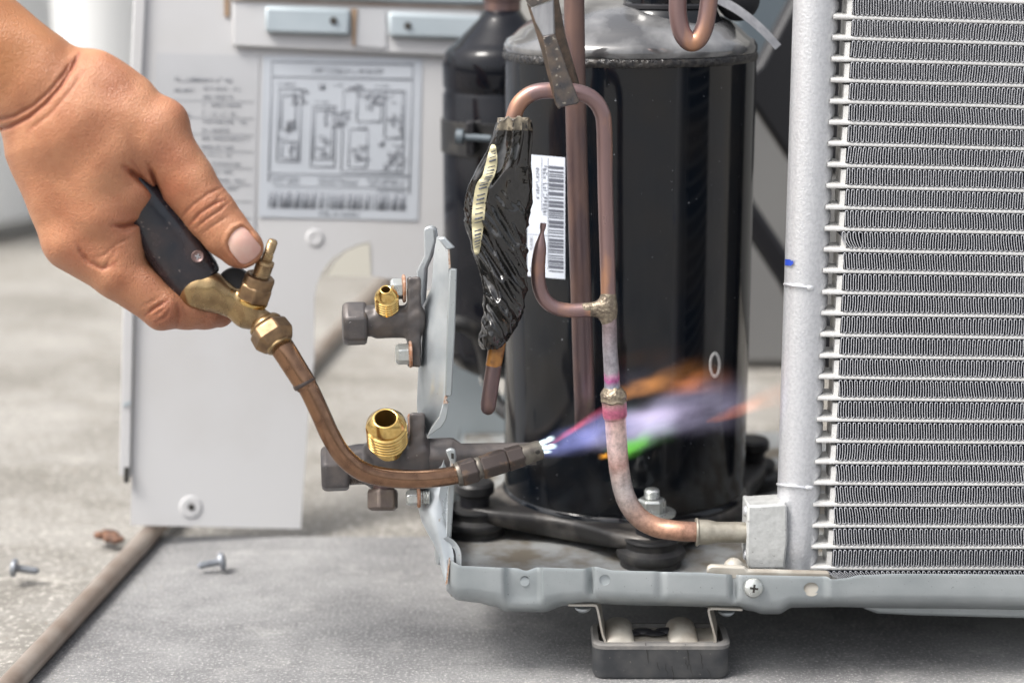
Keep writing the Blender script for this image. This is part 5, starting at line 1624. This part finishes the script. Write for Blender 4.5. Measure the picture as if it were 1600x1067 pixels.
# ================================================================== the flame
fla = thing('torch_flame', 'blue and orange gas flame streaming from the torch nozzle past the copper pipe', 'flame', P(980, 700, .975))
def flame_mat(name, col, strength, r0, knots, power=1.6, turb=.6, nscale=(3.2, 1.5, 1.5), grow=.8):
    m = bpy.data.materials.new(name); m.use_nodes = True
    nt = m.node_tree; N, L = nt.nodes, nt.links
    N.remove(N["Principled BSDF"])
    out_ = N["Material Output"]
    tc = N.new("ShaderNodeTexCoord"); sp = N.new("ShaderNodeSeparateXYZ")
    mp = N.new("ShaderNodeMapping"); mp.inputs["Scale"].default_value = nscale
    nz = N.new("ShaderNodeTexNoise"); nz.inputs["Scale"].default_value = 1; nz.inputs["Detail"].default_value = 3
    L.new(tc.outputs["Object"], mp.inputs[0]); L.new(mp.outputs[0], nz.inputs["Vector"])
    # warp the cross section a little so the tongue is not a clean cone
    wp = N.new("ShaderNodeVectorMath"); wp.operation = 'MULTIPLY_ADD'
    L.new(nz.outputs["Color"], wp.inputs[0]); wp.inputs[1].default_value = (0, turb, turb)
    ofs = N.new("ShaderNodeVectorMath"); ofs.operation = 'ADD'; ofs.inputs[1].default_value = (0, -turb * .5, -turb * .5)
    L.new(tc.outputs["Object"], ofs.inputs[0]); L.new(ofs.outputs[0], wp.inputs[2])
    L.new(wp.outputs[0], sp.inputs[0])
    def math_(op, a, b=None):
        n = N.new("ShaderNodeMath"); n.operation = op
        for i, x in enumerate((a, b)):
            if x is None: continue
            if isinstance(x, (int, float)): n.inputs[i].default_value = x
            else: L.new(x, n.inputs[i])
        return n.outputs[0]
    x, y, z_ = sp.outputs[0], sp.outputs[1], sp.outputs[2]
    r2 = math_('ADD', math_('MULTIPLY', y, y), math_('MULTIPLY', z_, z_))
    xc = math_('MAXIMUM', x, 0.001)
    rho = math_('ADD', math_('MULTIPLY', math_('POWER', xc, grow), 1 - r0), r0)
    q = math_('DIVIDE', r2, math_('MULTIPLY', rho, rho))
    den = math_('POWER', math_('MAXIMUM', math_('SUBTRACT', 1, q), 0), power)
    cr = N.new("ShaderNodeValToRGB"); cr.color_ramp.interpolation = 'EASE'
    els = cr.color_ramp.elements
    els[0].position, els[0].color = knots[0][0], (knots[0][1],) * 3 + (1,)
    els[1].position, els[1].color = knots[-1][0], (knots[-1][1],) * 3 + (1,)
    for pos, val in knots[1:-1]:
        e = els.new(pos); e.color = (val,) * 3 + (1,)
    L.new(x, cr.inputs[0])
    d2 = math_('MULTIPLY', den, cr.outputs[0])
    nm = N.new("ShaderNodeMapRange"); nm.inputs[1].default_value, nm.inputs[2].default_value, nm.inputs[3].default_value, nm.inputs[4].default_value = .36, .62, .12, 1.35
    L.new(nz.outputs[0], nm.inputs[0])
    d3 = math_('MULTIPLY', math_('MULTIPLY', d2, nm.outputs[0]), strength)
    em = N.new("ShaderNodeEmission"); em.inputs[0].default_value = (*col, 1)
    L.new(d3, em.inputs[1]); L.new(em.outputs[0], out_.inputs["Volume"])
    return m


def tongue(p0, p1, r, m):
    a, b = P(*p0), P(*p1)
    d = b - a; L_ = d.length; r = r * S(p1[2])
    prof = [(0, .35), (.02, 1.05), (.5, 1.15), (.98, 1.15), (1, .35)]
    me_ = MB(); me_.lathe((0, 0, 0), (1, 0, 0), prof, 20)
    me = bpy.data.meshes.new('flame_tongue'); me.from_pydata([tuple(v) for v in me_.v], [], me_.f); me.materials.append(m)
    o = bpy.data.objects.new('flame_tongue', me); C.objects.link(o)
    o.parent = fla; o.location = a - WL[fla]
    o.rotation_mode = 'QUATERNION'; o.rotation_quaternion = d.to_track_quat('X', 'Z')
    o.scale = (L_, r, r * .8)
    return o


tongue((844, 701, .953), (1000, 655, .992), 50, flame_mat('flame_blue', (.36, .40, .95), 26, .34, [(0, .9), (.25, .85), (.6, .55), (1, 0)], 1.7, .5, grow=.6))
tongue((890, 686, .972), (1180, 618, 1.010), 72, flame_mat('flame_violet', (.72, .66, .95), 22, .5, [(0, 0), (.15, .5), (.35, 1), (.65, .5), (1, 0)], 2.0, .8))
tongue((853, 697, .953), (958, 632, .975), 13, flame_mat('flame_red', (1., .12, .20), 110, .35, [(0, .3), (.2, .8), (.6, .5), (1, .1)], 1.6, .5))
tongue((945, 618, .985), (1120, 575, 1.010), 44, flame_mat('flame_orange', (1., .40, .10), 36, .26, [(0, .2), (.12, 1), (.3, .7), (.6, .22), (1, 0)], 1.8, .7))
tongue((1015, 612, .99), (1150, 588, 1.012), 40, flame_mat('flame_orange_soft', (1., .32, .12), 13, .4, [(0, 0), (.4, 1), (1, 0)], 1.6))
tongue((950, 712, .985), (1060, 664, 1.01), 30, flame_mat('flame_green', (.22, .90, .07), 46, .75, [(0, .1), (.25, 1), (.45, .45), (.7, .12), (1, 0)], 2.2, .7))
tongue((1103, 658, .99), (1250, 606, 1.02), 34, flame_mat('flame_ember', (1., .26, .07), 30, .15, [(0, .6), (.12, 1), (.4, .6), (.6, .4), (1, 0)], 1.6))
tongue((932, 714, .975), (960, 710, .975), 10, flame_mat('flame_spot', (1., .42, .05), 130, .8, [(0, 0), (.45, 1), (.6, 1), (1, 0)], 2))
tongue((950, 655, .985), (1120, 640, 1.01), 26, flame_mat('flame_pink', (.9, .55, .85), 8, .6, [(0, .3), (.3, .8), (1, 0)], 1.8))
wh = flame_mat('flame_white', (.80, 1., 1.), 620, .9, [(0, 1), (.5, .9), (1, 0)], 1.1, .15, grow=1)
for q_ in (((844, 693, .950), (868, 682, .954), 7), ((845, 700, .950), (872, 696, .954), 7), ((844, 707, .950), (864, 705, .954), 4.5)):
    tongue(*q_, wh)
